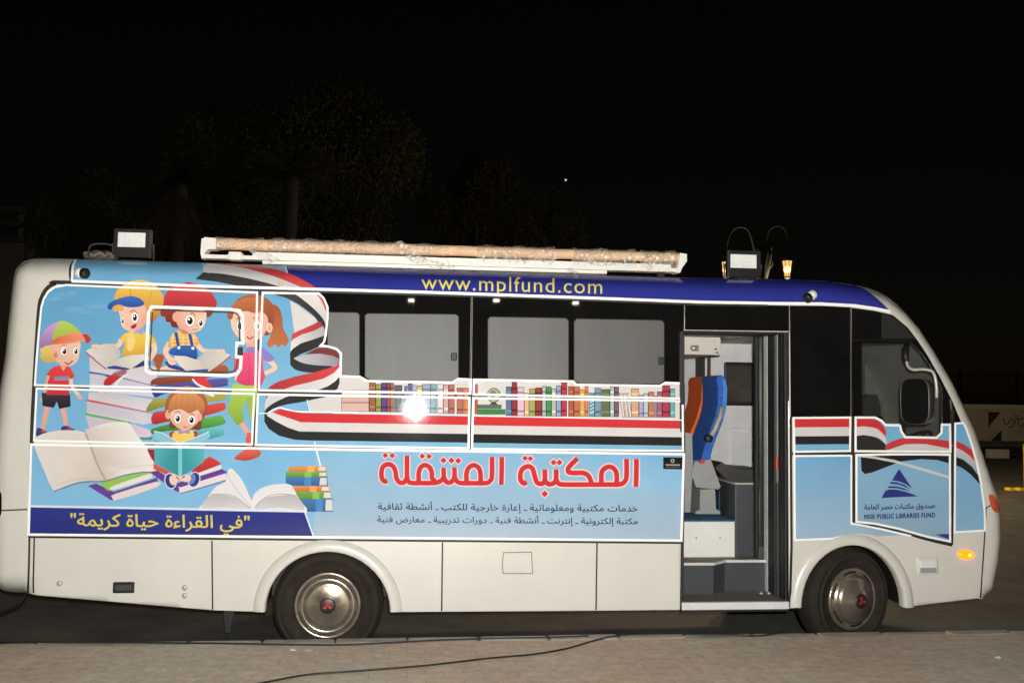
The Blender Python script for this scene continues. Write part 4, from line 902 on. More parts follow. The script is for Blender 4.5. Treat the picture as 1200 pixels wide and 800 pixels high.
for zz, wd, curves, straights, dots in TIT:
    for s in curves + straights:
        a.stroke(s, wd + 17, (238, 206, 206), zz, n=8); b.stroke(s, wd, (208, 40, 44), zz, n=8)
    for x, y, r in dots:
        r2 = r + 10
        a.poly([(x - r2, y), (x, y - r2), (x + r2, y), (x, y + r2)], (238, 206, 206), zz); b.poly([(x - r, y), (x, y - r), (x + r, y), (x, y + r)], (208, 40, 44), zz)
tt = b.build('title_lettering', wrap); a.build('title_outline', wrap)
a = Art(.0062)
a.text(arabic('خدمات مكتبية ومعلوماتية ـ إعارة خارجية للكتب ـ أنشطة ثقافية'), (443, 596.4), (747, 598.8), (42, 48, 58), vs=.86, bold=.008)
a.build('services_lettering', wrap); a = Art(.0062)
a.text(arabic('مكتبة إلكترونية ـ إنترنت ـ أنشطة فنية ـ دورات تدريبية ـ معارض فنية'), (442, 611.2), (747, 613.6), (42, 48, 58), vs=.86, bold=.008)
a.build('services_lettering', wrap)
a = Art(.0050)
a.poly([(777, 535.4), (799.6, 535.7), (799.4, 549.6), (777, 549.2)], (34, 34, 32)); a.ell(788, 539.6, 2.4, 2.4, (170, 168, 150)); a.ell(788, 539.6, 1.2, 1.2, (60, 60, 56)); a.poly([(780, 543.6), (796.5, 543.8), (796.5, 545.2), (780, 545)], (176, 172, 150)); a.poly([(780, 546.4), (796.5, 546.6), (796.5, 547.3), (780, 547.1)], (120, 118, 106))
a.build('printer_plaque', wrap)

# ---- roof strip: sky film, navy film, web address
def roofline(x):
    for (p, q), (r_, s) in zip(SILPX[11:], SILPX[12:]):
        if p <= x <= r_: return q + (s - q) * (x - p) / (r_ - p)
    return 330
a = Art(.0016)
tp = [(x, roofline(x) - 2.0) for x in range(90, 336, 12)]
a.poly([(86.5, 329.6), (90, 304.5)] + tp + [(334, roofline(334) - 2.0), (338, 338)], (112, 178, 214), c2=(96, 170, 214))
tp = [(x, roofline(x) - 2.0) for x in list(range(335, 1000, 20)) + [1005]]
bl = [(x, top_y(x)) for x in (1041, 1025, 1000, 962, 900, 820, 700, 500, 420, 338)]
a.poly(tp + [(1012, 338.5), (1026, 348.5), (1043, 365)] + bl, (38, 46, 138), c2=(44, 52, 150))
rw = a.build('roof_wrap', bus, True)
a = Art(.0030)
a.poly(cr([(238, 307.6), (270, 308.6), (300, 311.3), (325, 316), (345, 323), (362, 332), (371, 338.4), (354, 337.6), (335, 329), (315, 322), (290, 315), (265, 311)], 3), (206, 58, 62))
a.poly(cr([(243, 309.5), (265, 311), (290, 315), (315, 322), (335, 329), (354, 337.8), (332, 337), (315, 332), (290, 326), (262, 321), (239, 319)], 3), (214, 211, 210), c2=(190, 190, 192), axis=((240, 312), (340, 332)))
a.poly([(229, 327), (239, 319), (262, 321), (290, 326), (315, 332), (331, 336.8), (288, 336), (277, 334.5), (255, 330.3), (240, 328.5)], (60, 58, 55))
a.stroke([(334.5, 311), (337, 320)], 1.6, (236, 238, 240), smooth=False)
for dx in (0, 3.2): a.ell(327.5 + dx, 332.2, 1.1, 1.6, (214, 176, 84)); a.poly([(326.6 + dx, 333.6), (329 + dx, 333.6), (328.8 + dx, 335), (326.8 + dx, 335)], (214, 176, 84))
a.build('flag_ribbon', rw, True)
a = Art(.0040); a.text('www.mplfund.com', (494, 338.9), (705.5, 344.2), (226, 212, 62), vs=.98, space=1.12); a.build('web_lettering', rw, True)

# ---- front films
BA, BB = (104, 172, 214), (140, 180, 208)
a = Art(.0016)
a.poly([(929.5, 489.5), (996, 489), (995.5, 528), (930.5, 529)], (112, 178, 216)); a.poly([(930.5, 534), (997, 533), (997, 611), (1010, 614), (1030, 618), (1067, 626), (1028.5, 628), (1017, 625.6), (1004, 625), (990, 628), (975, 630.5), (931, 632.3)], (104, 170, 212), c2=(156, 184, 206))
G2 = [(1002, 489), (1025, 489), (1032.5, 492.8), (1037.5, 497.8), (1054, 498.3), (1055.5, 505), (1060, 512), (1097, 512.5), (1102.5, 507), (1103.2, 497.3), (1112.5, 497.3), (1113, 528.8), (1002, 528.2)]
a.poly(G2, BA, c2=(124, 182, 216))
G3 = px(z5, [(95, 20), (400, 14), (890, 14), (892, 755), (700, 715), (450, 645), (250, 603), (95, 588)])
a.poly(G3, (120, 178, 212), c2=(140, 170, 194))
G4 = [(1118.7, 496), (1128, 495.5), (1131, 501), (1138, 521), (1144, 542.5), (1148.7, 565), (1153, 597.5), (1153.5, 621), (1118, 623)]
a.poly(G4, (96, 168, 214), c2=(132, 178, 208))
fwp = a.build('front_wrap', bus, True)
a = Art(.0030)
a.poly([(930.5, 490.5), (995.8, 490), (995.7, 500), (930.6, 500.5)], (206, 42, 46)); a.poly([(930.6, 500.5), (995.7, 500), (995.7, 510.5), (930.7, 511)], (212, 206, 204)); a.poly([(930.7, 511), (995.7, 510.5), (995.6, 520), (930.8, 520.5)], (44, 43, 42))
a.build('flag_ribbon', fwp, True); a = Art(.0030)
a.poly(cr([(1003, 490.5), (1024, 490.8), (1032, 495.5), (1037.5, 503), (1037.5, 511), (1030, 503.5), (1022, 500.3), (1003, 500)], 2), (206, 42, 46)); a.poly(cr([(1003, 500), (1022, 500.5), (1032, 505.5), (1037.8, 513), (1037.8, 520), (1030, 513), (1020, 510.5), (1003, 510.3)], 2), (212, 206, 204)); a.poly(cr([(1003, 510.5), (1022, 511), (1033, 516), (1038, 522), (1038, 528), (1020, 528), (1003, 528)], 2), (50, 49, 48))
a.poly(cr([(1038, 521), (1056, 513.2), (1080, 513.6), (1113, 516.5), (1113, 525.5), (1085, 520), (1060, 520.4), (1040, 527)], 2), (206, 52, 54)); a.poly([(1040, 527), (1060, 520.4), (1085, 520), (1113, 525.5), (1113, 528.6), (1040, 528)], (206, 203, 205))
a.poly(px(z5, [(135, 40), (250, 30), (400, 16), (700, 14), (888, 18), (888, 92), (780, 62), (650, 56), (500, 72), (420, 96), (230, 170), (170, 182), (140, 155)]), (42, 41, 40))
a.poly([(1080, 532), (1112, 532), (1112, 534), (1080, 533)], (206, 203, 205))
a.poly(px(z5, [(100, 14), (250, 34), (420, 62), (700, 142), (888, 200), (888, 222), (700, 166), (420, 86), (250, 52), (100, 34)]), (206, 205, 196))
a.poly(px(zT, [(150, 285), (230, 320), (312, 375), (346, 490), (290, 430), (220, 380), (154, 350)]), (200, 46, 50)); a.poly(px(zT, [(154, 350), (220, 380), (290, 430), (346, 490), (370, 590), (300, 512), (230, 465), (154, 436)]), (198, 196, 202), c2=(170, 168, 178)); a.poly(px(zT, [(154, 440), (230, 468), (310, 535), (372, 620), (388, 700), (300, 606), (220, 545), (154, 516)]), (40, 40, 40))
a.poly(px(z5, [(768, 695), (885, 692), (885, 738)]), (46, 54, 136))
a.build('flag_ribbon', fwp, True)
a = Art(.0042); NV = (46, 56, 132)
a.poly(px(z5, cr([(460, 138), (572, 306), (520, 270), (462, 245), (400, 236)], 1)), NV)
a.poly(px(z5, [(392, 248), (450, 254), (510, 276), (560, 312), (500, 288), (450, 270), (382, 264)]), NV); a.poly(px(z5, [(374, 284), (440, 288), (500, 302), (560, 328), (500, 316), (440, 302), (364, 300)]), NV)
a.poly(px(z5, [(310, 386), (344, 324), (380, 313), (430, 314), (500, 328), (560, 348), (622, 371), (460, 378)]), NV)
a.build('fund_emblem', fwp, True)
a = Art(.0042)
a.text(arabic('صندوق مكتبات مصر العامة'), (1012.7, 596.6), (1095, 594.6), (44, 50, 108), vs=1.1, bold=.022)
a.text('MISR PUBLIC LIBRARIES FUND', (1012.7, 607.6), (1095, 605.4), (40, 46, 106), vs=1.35, bold=.03, space=1.15)
a.build('fund_lettering', fwp, True)

# ---- white tape along the panels and dark rubber joints between them
SEAL = (58, 56, 46)
a = Art(.0012)
a.stroke([(33, 694), (34, 660), (34.6, 628)], 2.4, SEAL); a.stroke([(34.6, 628), (37, 520), (40, 452), (43, 400), (46, 360), (49, 348), (55, 338), (64, 332.5), (78, 331), (240, 338), (304, 340)], 4.6, SEAL)
a.stroke([(83, 330), (86.6, 306)], 2.4, SEAL, smooth=False)
a.stroke([(83, 332), (240, 338), (420, 342.5), (600, 347.5), (820, 356.2), (900, 357.5)], 3.6, SEAL, smooth=False)
a.stroke([(304.5, 341), (301, 459), (298, 523)], 5, SEAL, smooth=False); a.stroke([(40, 453.3), (180, 456.6), (300, 459.2), (552, 463.3), (800, 468.3)], 4, SEAL, smooth=False)
a.stroke([(38, 518.3), (298, 522.8), (551, 528), (801, 530)], 4.6, SEAL, smooth=False); a.stroke([(553.3, 446), (551.5, 526)], 4.5, SEAL, smooth=False)
a.stroke([(33, 628.6), (400, 632.4), (798, 635.6)], 2.6, (66, 62, 52), smooth=False)
a.stroke([(800.8, 448), (801.4, 530), (798.4, 714)], 3.4, (40, 39, 36), smooth=False)
a.stroke([(926.5, 488), (927.5, 640), (925.5, 712)], 3.0, (30, 29, 27), smooth=False)
a.stroke([(998.5, 488), (999.5, 530), (999.8, 612)], 5, (30, 29, 27), smooth=False); a.stroke([(928, 531.3), (998, 530.8), (1114, 530.6)], 3.6, (46, 44, 40), smooth=False)
a.stroke([(999.5, 612)] + px(z5, [(250, 616), (450, 660), (700, 735), (915, 785)]), 4.2, (34, 33, 30)); a.stroke([(1115.8, 480), (1115.8, 560), (1114.6, 638)], 4.6, (34, 33, 30), smooth=False)
a.stroke([(1155.5, 594), (1153, 640), (1148.8, 700)], 1.6, (52, 49, 42)); a.stroke([(1155.5, 595), (1162, 592), (1171, 596)], 1.4, (52, 49, 42))
for x0, y0, x1, y1 in ((248.4, 633, 249.2, 714), (518.5, 635, 517.6, 715.5), (699.6, 636, 698.4, 714.5), (40.3, 629, 39.5, 694)): a.stroke([(x0, y0), (x1, y1)], 1.8, (74, 69, 58), smooth=False)
a.stroke([(-8, 597), (32, 596.5)], 1.6, (70, 65, 54), smooth=False)
a.build('panel_joint', bus, True, RUBBER)
a = Art(.0088); TW = (250, 250, 246)
def tape(p, w_=2.8, closed=True, smooth=False): a.stroke(p, w_, TW, smooth=smooth, closed=closed)
for p in (PA, PB, PC, PC2, PD, PD2): tape(p, 2.4)
tape(PF, 2.9)
tape([(90, 304.6), (86, 318), (84.8, 329.8)], 2.6, False); tape(TOPL, 3.3, False)
tape([(178, 359.5), (270, 362.5), (281, 364), (284.5, 370), (285, 402), (278, 402), (277.5, 418), (283, 418.5), (282, 432), (278, 438), (268, 440), (176, 437), (171.5, 434), (171.5, 425), (174.5, 366)], 3.6)
tape([(929.5, 489.5), (996, 489), (995.5, 528), (930.5, 529)], 2.4); tape([(997, 533.5), (930.3, 534), (931, 632.3), (975, 630.5), (990, 628)], 2.4, False)
tape(G2, 2.6); tape(G3, 2.6); tape([(997, 533), (997, 613), (1010, 615), (1030, 619), (1067, 627.6)], 2.2, False); tape(G4, 2.4)
tape([(929.5, 490), (931, 632)], 2.0, False)
a.build('white_tape', bus, True, mk('white_reflective_tape', (252, 252, 248), .35, var=.02, emit=0))
a = Art(.0094)
a.stroke([(181, 363.2), (268, 366), (277.5, 367.5), (280.5, 372), (281, 400)], 1.6, (74, 72, 62), smooth=False); a.stroke([(278.5, 421), (277.5, 430), (274, 435), (266, 436.5), (180, 433.8), (176, 431), (176, 424), (179, 366)], 1.6, (74, 72, 62), smooth=False)
a.poly([(278.5, 406.5), (285, 406.7), (284.8, 416.2), (278.3, 416)], (66, 72, 60))
a.build('hatch_joint', bus)
# small fittings
def disc(name, x, y, r, mat, dep=.012):
    p = onside(x, y); bm = bmesh.new(); lathe(bm, [(r, .004), (r, -dep), (r * .7, -dep - .004), (0, -dep - .004)], (p.x, p.y, p.z), 'y', 20); return obj(name, bm, mat, bus, True)
for x, y in ((70, 683), (216.6, 688), (216.6, 697.3)): disc('lock', x, y, .019, ALU)
p = onside(145, 688); bm = bmesh.new(); box(bm, p.x - .078, p.x + .078, p.y - .006, p.y + .02, p.z - .042, p.z + .042, .012); hr = obj('grip_frame', bm, DARK, bus)
bm = bmesh.new(); box(bm, p.x - .055, p.x + .055, p.y - .012, p.y + .0, p.z - .022, p.z + .022, .006); obj('grip', bm, mk('dark_grip', (60, 60, 58), .5), hr)
a = Art(.0012); a.stroke([(590, 647), (623, 646.5), (624, 671.5), (589.5, 671.5), (588.5, 660)], 1.0, (128, 120, 104), smooth=False, closed=True); a.build('fuel_flap', bus)
# side lamp, vent, front lamp, tail lamp
p = onside(1132, 649.5); bm = bmesh.new(); bmesh.ops.create_uvsphere(bm, u_segments=20, v_segments=12, radius=1)
for v in bm.verts: v.co = Vector((p.x + v.co.x * .072, p.y + v.co.y * .03, p.z + v.co.z * .037 - v.co.x * .003))
obj('turn_signal', bm, mk('amber_lens', (255, 120, 10), .2, emit=2.2, var=.05), bus, True)
p = onside(1134, 649.5); bm = bmesh.new(); bmesh.ops.create_uvsphere(bm, u_segments=12, v_segments=8, radius=1)
for v in bm.verts: v.co = Vector((p.x + v.co.x * .028, p.y - .006 + v.co.y * .028, p.z + v.co.z * .018))
obj('bulb', bm, mk('amber_bulb', (255, 200, 60), .2, emit=9), bus, True)
p = onside(1087, 663); bm = bmesh.new(); box(bm, p.x - .095, p.x + .095, p.y - .008, p.y + .03, p.z - .075, p.z + .075, .02); vf = obj('side_vent', bm, CREAM, bus)
bm = bmesh.new(); box(bm, p.x - .068, p.x + .07, p.y - .0125, p.y - .002, p.z - .05, p.z + .052, .01); obj('vent_cup', bm, LGREY, vf); bm = bmesh.new(); box(bm, p.x - .066, p.x + .068, p.y - .016, p.y - .004, p.z - .049, p.z - .01, .004); obj('vent_shutter', bm, MGREY, vf)
a = Art(.004); a.sm([(1158.5, 580), (1164, 580), (1168, 586), (1170, 596), (1168.5, 601), (1163, 597), (1160, 590)], (196, 84, 50), c2=(226, 150, 120)); a.build('front_lamp', bus, True, mk('red_amber_lens', (206, 92, 60), .15, var=.3, scale=40))
a = Art(.003); a.sm([(-6, 570), (1.5, 577), (2.2, 590), (1.2, 603), (-6, 607)], (40, 20, 18)); a.build('tail_lamp', bus, True, mk('dark_red_lens', (34, 18, 16), .2))

# ------------------------------------------------------------------ inside the open doorway
def pb(name, x0, y0, x1, y1, Y0, Y1, mat, parent=bus, bev=0.0):
    A_, B_ = at(x0, y0, Y0), at(x1, y1, Y0)
    return boxo(name, A_.x, B_.x, Y0, Y1, min(A_.z, B_.z), max(A_.z, B_.z), mat, parent, bev)
xl, xr = P_(799, 600)[0] - .25, P_(925, 600)[0] + .02
z_low = at(860, 703.5, .05).z; z_t1 = at(830, 660, .28).z; z_pl = at(830, 609.5, .58).z
zc = at(860, 391, .30).z
boxo('step', xl + .2, xr, .03, .52, z_low - .05, z_low, FLOORM, bus)
boxo('sill_strip', P_(798.5, 705)[0], P_(924, 705)[0], -.012, .03, z_low - .055, z_low + .002, LGREY, bus, .006)
boxo('sill_skirt', P_(798.5, 710)[0], P_(924, 710)[0], .01, .06, z_low - .075, z_low - .057, DARK, bus)
bm = bmesh.new(); xa, xm, xn = xl, at(837, 660, .28).x, at(852, 655, .36).x
prism(bm, [(0, 0), (1, 0), (1, 1), (0, 1)], 0, 1); bm.clear()
foot = [(xa, .30), (xm, .30), (xn, .42), (xr, .42), (xr, .60), (xa, .60)]
Av = [bm.verts.new((x, y, z_low)) for x, y in foot]; Bv = [bm.verts.new((x, y, z_t1 - .012)) for x, y in foot]
bm.faces.new(Bv)
for i in range(6): bm.faces.new((Av[i], Av[(i + 1) % 6], Bv[(i + 1) % 6], Bv[i]))
obj('step_riser', bm, SLATE, bus)
bm = bmesh.new(); Av = [bm.verts.new((x, y - .012, z_t1 - .011)) for x, y in foot]; Bv = [bm.verts.new((x, y - .012, z_t1)) for x, y in foot]
bm.faces.new(Bv)
for i in range(6): bm.faces.new((Av[i], Av[(i + 1) % 6], Bv[(i + 1) % 6], Bv[i]))
obj('step_tread', bm, FLOORM, bus)
bm = bmesh.new(); tube(bm, [(x, y - .016, z_t1 - .004) for x, y in foot[:4]], .012, 8); obj('step_edge', bm, LGREY, bus)
xb = at(861, 640, .58).x
boxo('seat_platform', xl - 1.2, xb, .585, WID - .12, z_t1 - .02, z_pl - .012, WHITE, bus); boxo('platform_carpet', xl - 1.2, xb + .004, .58, WID - .1, z_pl - .011, z_pl, CARPET, bus)
for x in (816, 844): 
    p = at(x, 630, .58); bm = bmesh.new(); lathe(bm, [(.008, .006), (.008, -.003), (0, -.004)], (p.x, .585, p.z), 'y', 12); obj('bolt', bm, ALU, bus, True)
boxo('inner_wall', xl - 2.2, at(1110, 500, .3).x, WID - .12, WID - .10, z_low, zc + .3, LGREY, bus)
boxo('ceiling_lining', xl - 1.5, at(1000, 500, .3).x, .33, WID - .12, zc + .02, zc + .05, LGREY, bus)
boxo('inner_floor', xb, xr + .6, .6, WID - .12, z_t1 - .03, z_t1 - .005, FLOORM, bus)
boxo('rear_partition', xl - 1.25, xl - 1.2, .12, WID - .12, z_low, zc + .02, LGREY, bus)
# far window with black surround, locker, post
W_ = WID - .125
pb('far_window', 849, 424, 930, 476, W_ - .02, W_ + .003, DARK, bus, .02)
pb('far_window_glass', 853, 429, 928, 471, W_ - .028, W_ - .021, mk('smoked_glass', (74, 70, 62), .12, var=.35, scale=4))
pb('far_window_glass', 800, 417, 815, 470, W_ - .028, W_ - .021, mk('pale_window', (196, 196, 194), .4))
pb('wall_panel', 856, 480, 930, 502, W_ - .012, W_ - .0, LGREY, bus, .006); pb('wall_panel', 856, 506, 930, 560, W_ - .012, W_ - .0, LGREY, bus, .006)
lk = pb('overhead_locker', 770, 393.5, 844.5, 416, .95, W_ - .03, mk('cream_locker', (205, 202, 190), .5, var=.05), bus, .006)
pb('locker_trim', 770, 390, 845.5, 393.5, .94, W_ - .03, MGREY)
for x, y in ((839, 409), (840.5, 413)): pb('locker_catch', x - 1, y - 1, x + 1, y + 1, .944, .952, DARK, lk)
cu = bpy.data.curves.new('locker_lettering', 'FONT'); cu.body = 'CE'; cu.size = .062; cu.extrude = .0006; cu.offset = .004
tmp = bpy.data.objects.new('locker_lettering', cu); COL.objects.link(tmp); bpy.context.view_layer.update()
me = bpy.data.meshes.new_from_object(tmp); bpy.data.objects.remove(tmp)
lt = link('locker_lettering', me, mk('grey_lettering', (92, 96, 92), .5), lk); p = at(809, 410.5, .945); lt.location = (p.x, .945, p.z); lt.rotation_euler = (rad(90), 0, 0)
bm = bmesh.new(); q0, q1 = at(831, 417, 1.6), at(831, 560, 1.6); tube(bm, [q0, q1], .016, 12); obj('grab_pole', bm, mk('brass_pole', (176, 150, 110), .3, metal=.8), bus, True)
pb('window_post', 816, 416, 826, 520, W_ - .06, W_ - .03, DARK)
bm = bmesh.new(); tube(bm, [at(846, 396, 1.0), at(862, 394, .8), at(886, 392, .6)], .014, 10); obj('grab_rail', bm, ALU, bus, True)
# seats
def seat(pts, Y0, Y1, mat):
    s = pxprism('passenger_seat', pts, Y0, Y1, mat, bus, .025); return s
blue = [(839.5, 444), (842, 440), (846, 439.3), (850, 443.5), (852.5, 455), (851.5, 475), (847.5, 492), (841.5, 508), (835.5, 524), (831, 540), (821, 540), (826, 522), (832, 504), (838, 488), (841, 475), (841.5, 455)]
oran = [(822, 446), (824.5, 441.5), (829, 440.5), (832, 446), (833.5, 456), (832.5, 470), (827, 490), (819, 507), (812, 525), (802, 525), (808, 508), (816, 490), (821.5, 470), (822.5, 456)]
sb = seat(blue, .85, 1.28, BLUESEAT); so_ = seat(oran, 1.36, 1.78, ORANGESEAT)
def cush(pts, Y0, Y1, mat, par): pxprism('seat_cushion', pts, Y0, Y1, mat, par, .02)
cush([(770, 541), (826, 538), (829, 546), (824, 556), (768, 556)], .86, 1.27, BLUESEAT, sb); cush([(770, 525), (812, 523), (814, 531), (768, 539)], 1.37, 1.77, ORANGESEAT, so_)
pxprism('seat_wing', [(846.5, 444), (849.8, 444.5), (852.2, 456), (851.2, 475), (847.2, 491), (843, 489), (846.5, 474), (847.5, 456)], .838, .852, mk('light_blue_upholstery', (70, 130, 205), .8, var=.12, scale=14), sb, .004)
for (xa_, ya_), (xb_, yb_) in (((841.6, 466), (851.6, 466)), ((838.5, 487), (848.5, 487.5)), ((832, 506), (842, 507))):
    bm = bmesh.new(); tube(bm, [at(xa_ + .2, ya_, .849), at(xb_ - .6, yb_, .849)], .004, 6); obj('seat_seam', bm, mk('seam_blue', (24, 54, 110), .8), sb, True)
pb('headrest_seam', 826, 462, 832, 463, 1.355, 1.365, mk('seam_orange', (140, 60, 24), .8), so_)
bm = bmesh.new(); tube(bm, [at(846, 476, .83), at(844, 488, .825), at(838, 503, .825), at(831, 514, .83)], [.012, .022, .022, .018], 10); obj('armrest', bm, mk('beige_armrest', (170, 165, 150), .5), sb, True)
p = at(830.6, 513.5, .82); bm = bmesh.new(); lathe(bm, [(.034, .03), (.034, -.012), (.026, -.02), (0, -.02)], (p.x, .82, p.z), 'y', 24); obj('recline_knob', bm, DARK, sb, True)
pxprism('seat_pedestal', [(814, 541), (833, 538), (844.5, 570), (842, 573), (816, 571), (810, 555)], .83, 1.2, MGREY, bus, .008)
pxprism('seat_pedestal', [(820.5, 573), (838, 573), (839, 596), (844, 599), (844, 602), (815, 602), (815, 599), (820, 597)], .86, 1.15, MGREY, bus, .006)
pxprism('seat_side_shield', [(800, 506), (811, 508), (812, 540), (809, 600), (800, 600)], .84, .86, MGREY, bus, .004)
pb('red_tab', 820.5, 538.5, 826, 543, .80, .83, mk('red_tab', (206, 60, 40), .5))
# slate cabinet beside the step with dark padded top, driver partition
pb('cabinet', 861.5, 567, 905, 656, .60, 1.5, SLATE, bus, .01)
pb('cabinet_edge', 861, 565.5, 905, 567.6, .592, 1.5, ALU)
pxprism('engine_cover', [(838, 548), (846, 541), (852, 545), (862, 549), (905, 552), (905, 565), (862, 565), (850, 560)], .95, 1.6, mk('dark_vinyl', (58, 56, 54), .6, bump=.4, bscale=20), bus, .02)
pb('carpet_strip', 843, 575, 862, 608, 1.0, 1.02, mk('blue_strip', (50, 120, 170), .6))
# folded door: rubber, glass and metal edges seen end on
def bar(name, x0, x1, y0, y1, Y0, Y1, mat, par=bus, bev=0.004): return pb(name, x0, y0, x1, y1, Y0, Y1, mat, par, bev)
d1 = bar('folding_door', 885.5, 889.5, 392, 700, .50, .56, RUBBER)
bar('door_glass', 889.5, 899, 394, 640, .46, .47, mk('dark_door_glass', (42, 44, 47), .06), d1); bar('door_kick_panel', 889.5, 899, 640, 698, .455, .47, SLATE, d1)
bar('door_stile', 899, 900.6, 392, 700, .36, .44, mk('bright_edge', (206, 206, 200), .4), d1, .002); bar('door_stile', 901, 905, 391, 702, .33, .44, RUBBER, d1); bar('door_stile', 905.4, 906.6, 391, 702, .30, .4, LGREY, d1, .002)
bar('door_stile', 907, 910.5, 390, 704, .22, .40, RUBBER, d1); bar('door_stile', 911, 915.5, 392, 566, .18, .30, mk('stile_grey', (156, 156, 152), .45), d1); bar('door_stile', 911, 915.5, 566, 700, .18, .30, SLATE, d1)
bar('door_stile', 916, 919, 390, 706, .10, .34, RUBBER, d1); bar('door_jamb', 919.5, 926, 389, 710, .045, .2, DARK, bus)
for x in (892, 901, 908): p = at(x, 699, .3); bm = bmesh.new(); lathe(bm, [(.016, 0), (.016, .05), (.008, .06), (0, .06)], (p.x, .3, p.z - .02), 'z', 12); obj('door_hinge', bm, ALU, d1, True)
bar('door_latch', 909.5, 912, 536, 549, .16, .18, mk('red_tab', (206, 60, 40), .5), d1)
pb('driver_partition', 886, 389, 1002, 640, .9, .93, SLATE); 
pb('door_header_lining', 801, 386, 925, 391.5, .06, .4, DARK)
bar('door_jamb', 797, 801.4, 388, 712, .035, .12, DARK, bus)
# driver's cab seen through the front window
pb('cab_curtain', 1013, 395, 1056, 540, 1.5, 1.53, mk('grey_curtain', (160, 158, 150), .8, var=.2, scale=3, stretch=(6, 1, 1)))
bm = bmesh.new(); cx0 = at(1000, 400, WID - .15).x
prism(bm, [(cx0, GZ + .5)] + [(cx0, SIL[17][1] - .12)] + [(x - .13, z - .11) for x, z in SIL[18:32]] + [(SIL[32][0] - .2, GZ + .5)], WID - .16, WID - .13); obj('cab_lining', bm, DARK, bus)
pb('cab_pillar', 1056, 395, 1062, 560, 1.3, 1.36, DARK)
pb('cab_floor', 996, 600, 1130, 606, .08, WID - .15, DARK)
pxprism('driver_seat', [(1012, 470), (1018, 462), (1028, 462), (1032, 475), (1034, 530), (1050, 536), (1050, 550), (1014, 550)], .55, 1.0, mk('dark_seat', (62, 62, 60), .8), bus, .02)
bm = bmesh.new(); c = at(1066, 520, .75)
N_ = Vector((-.55, 0, .83)); U_ = Vector((0, 1, 0)); V_ = N_.cross(U_)
tube(bm, [c + (U_ * math.cos(k * math.pi / 12) + V_ * math.sin(k * math.pi / 12)) * .2 for k in range(25)], .014, 8); tube(bm, [c - N_ * .35, c], .025, 8); tube(bm, [c - V_ * .2, c + V_ * .2], .012, 6)
obj('steering_wheel', bm, DARK, bus, True)
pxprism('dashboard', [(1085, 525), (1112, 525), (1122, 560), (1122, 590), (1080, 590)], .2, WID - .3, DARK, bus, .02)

# mirror on a bent silver arm
mb_ = at(1063, 412, -.02)
bm = bmesh.new(); p0 = at(1062, 407, .0); p1 = at(1063.5, 423, -.05)
tube(bm, [at(1063, 404, .03), at(1061.5, 408, -.01), at(1061, 416, -.03), at(1062.5, 424, -.05)], [.018, .028, .026, .018], 12); mount = obj('mirror_mount', bm, DARKMETAL, bus, True)
bm = bmesh.new(); tube(bm, cr([at(1062.5, 423, -.05), at(1064, 429, -.07), at(1070, 433, -.10), at(1082, 432.5, -.16), at(1092, 435, -.2), at(1096, 443, -.22), at(1097.5, 455, -.22), at(1097.5, 466, -.21)], 4, False), .012, 10); obj('mirror_arm', bm, ALU, mount, True)
nrm = Vector((-.82, -.572, 0)); th = Vector((.572, -.82, 0)); c = at(1071.5, 470, -.14)
hw, hh = .115, .18
def rr_ring(sx, d):
    pts = []
    for k in range(28):
        a_ = 2 * math.pi * k / 28; ca, sa = math.cos(a_), math.sin(a_); e = .55
        pts.append(c - nrm * d + th * (hw * sx * math.copysign(abs(ca) ** e, ca)) + Vector((0, 0, 1)) * (hh * (.4 * 1 + .6 * sx if sx > .5 else sx * 1.4) * math.copysign(abs(sa) ** e, sa)))
    return pts
bm = bmesh.new(); prev = None
for s, d in ((.95, .003), (1.0, -.001), (1.01, .03), (1.0, .075), (.95, .115), (.8, .15), (.55, .168)):
    ring = [bm.verts.new(q) for q in rr_ring(s, d)]
    if prev:
        for k in range(28): bm.faces.new((prev[k], prev[(k + 1) % 28], ring[(k + 1) % 28], ring[k]))
    prev = ring
bm.faces.new(prev); mh = obj('mirror_housing', bm, mk('mirror_back', (72, 68, 60), .3, metal=.2), mount, True)
bm = bmesh.new(); bm.faces.new([bm.verts.new(q) for q in rr_ring(.95, .001)]); obj('mirror_glass', bm, mk('mirror_face', (22, 22, 21), .06), mount)

# security cameras on the roof edge
def security_camera(x0, y0, x1, y1):
    A_ = onside(x0, y0) + Vector((0, -.05, 0)); B_ = onside(x1, y1) + Vector((0, -.07, 0)); d = (B_ - A_).normalized()
    bm = bmesh.new(); tube(bm, [A_ - d * .01, A_, B_ - d * .03], [.03, .037, .037], 16); b = obj('security_camera', bm, WHITE, bus, True)
    bm = bmesh.new(); tube(bm, [B_ - d * .03, B_, B_ + d * .01], [.039, .039, .03], 16); obj('camera_hood', bm, DARK, b, True)
    bm = bmesh.new(); m = A_.lerp(B_, .4); tube(bm, [m, m + Vector((0, .07, .02))], .012, 8); obj('camera_bracket', bm, LGREY, b, True)
security_camera(95, 320.5, 105, 322); security_camera(950, 345.5, 941, 351)

set_base(bus, (0, 1.0, GZ))

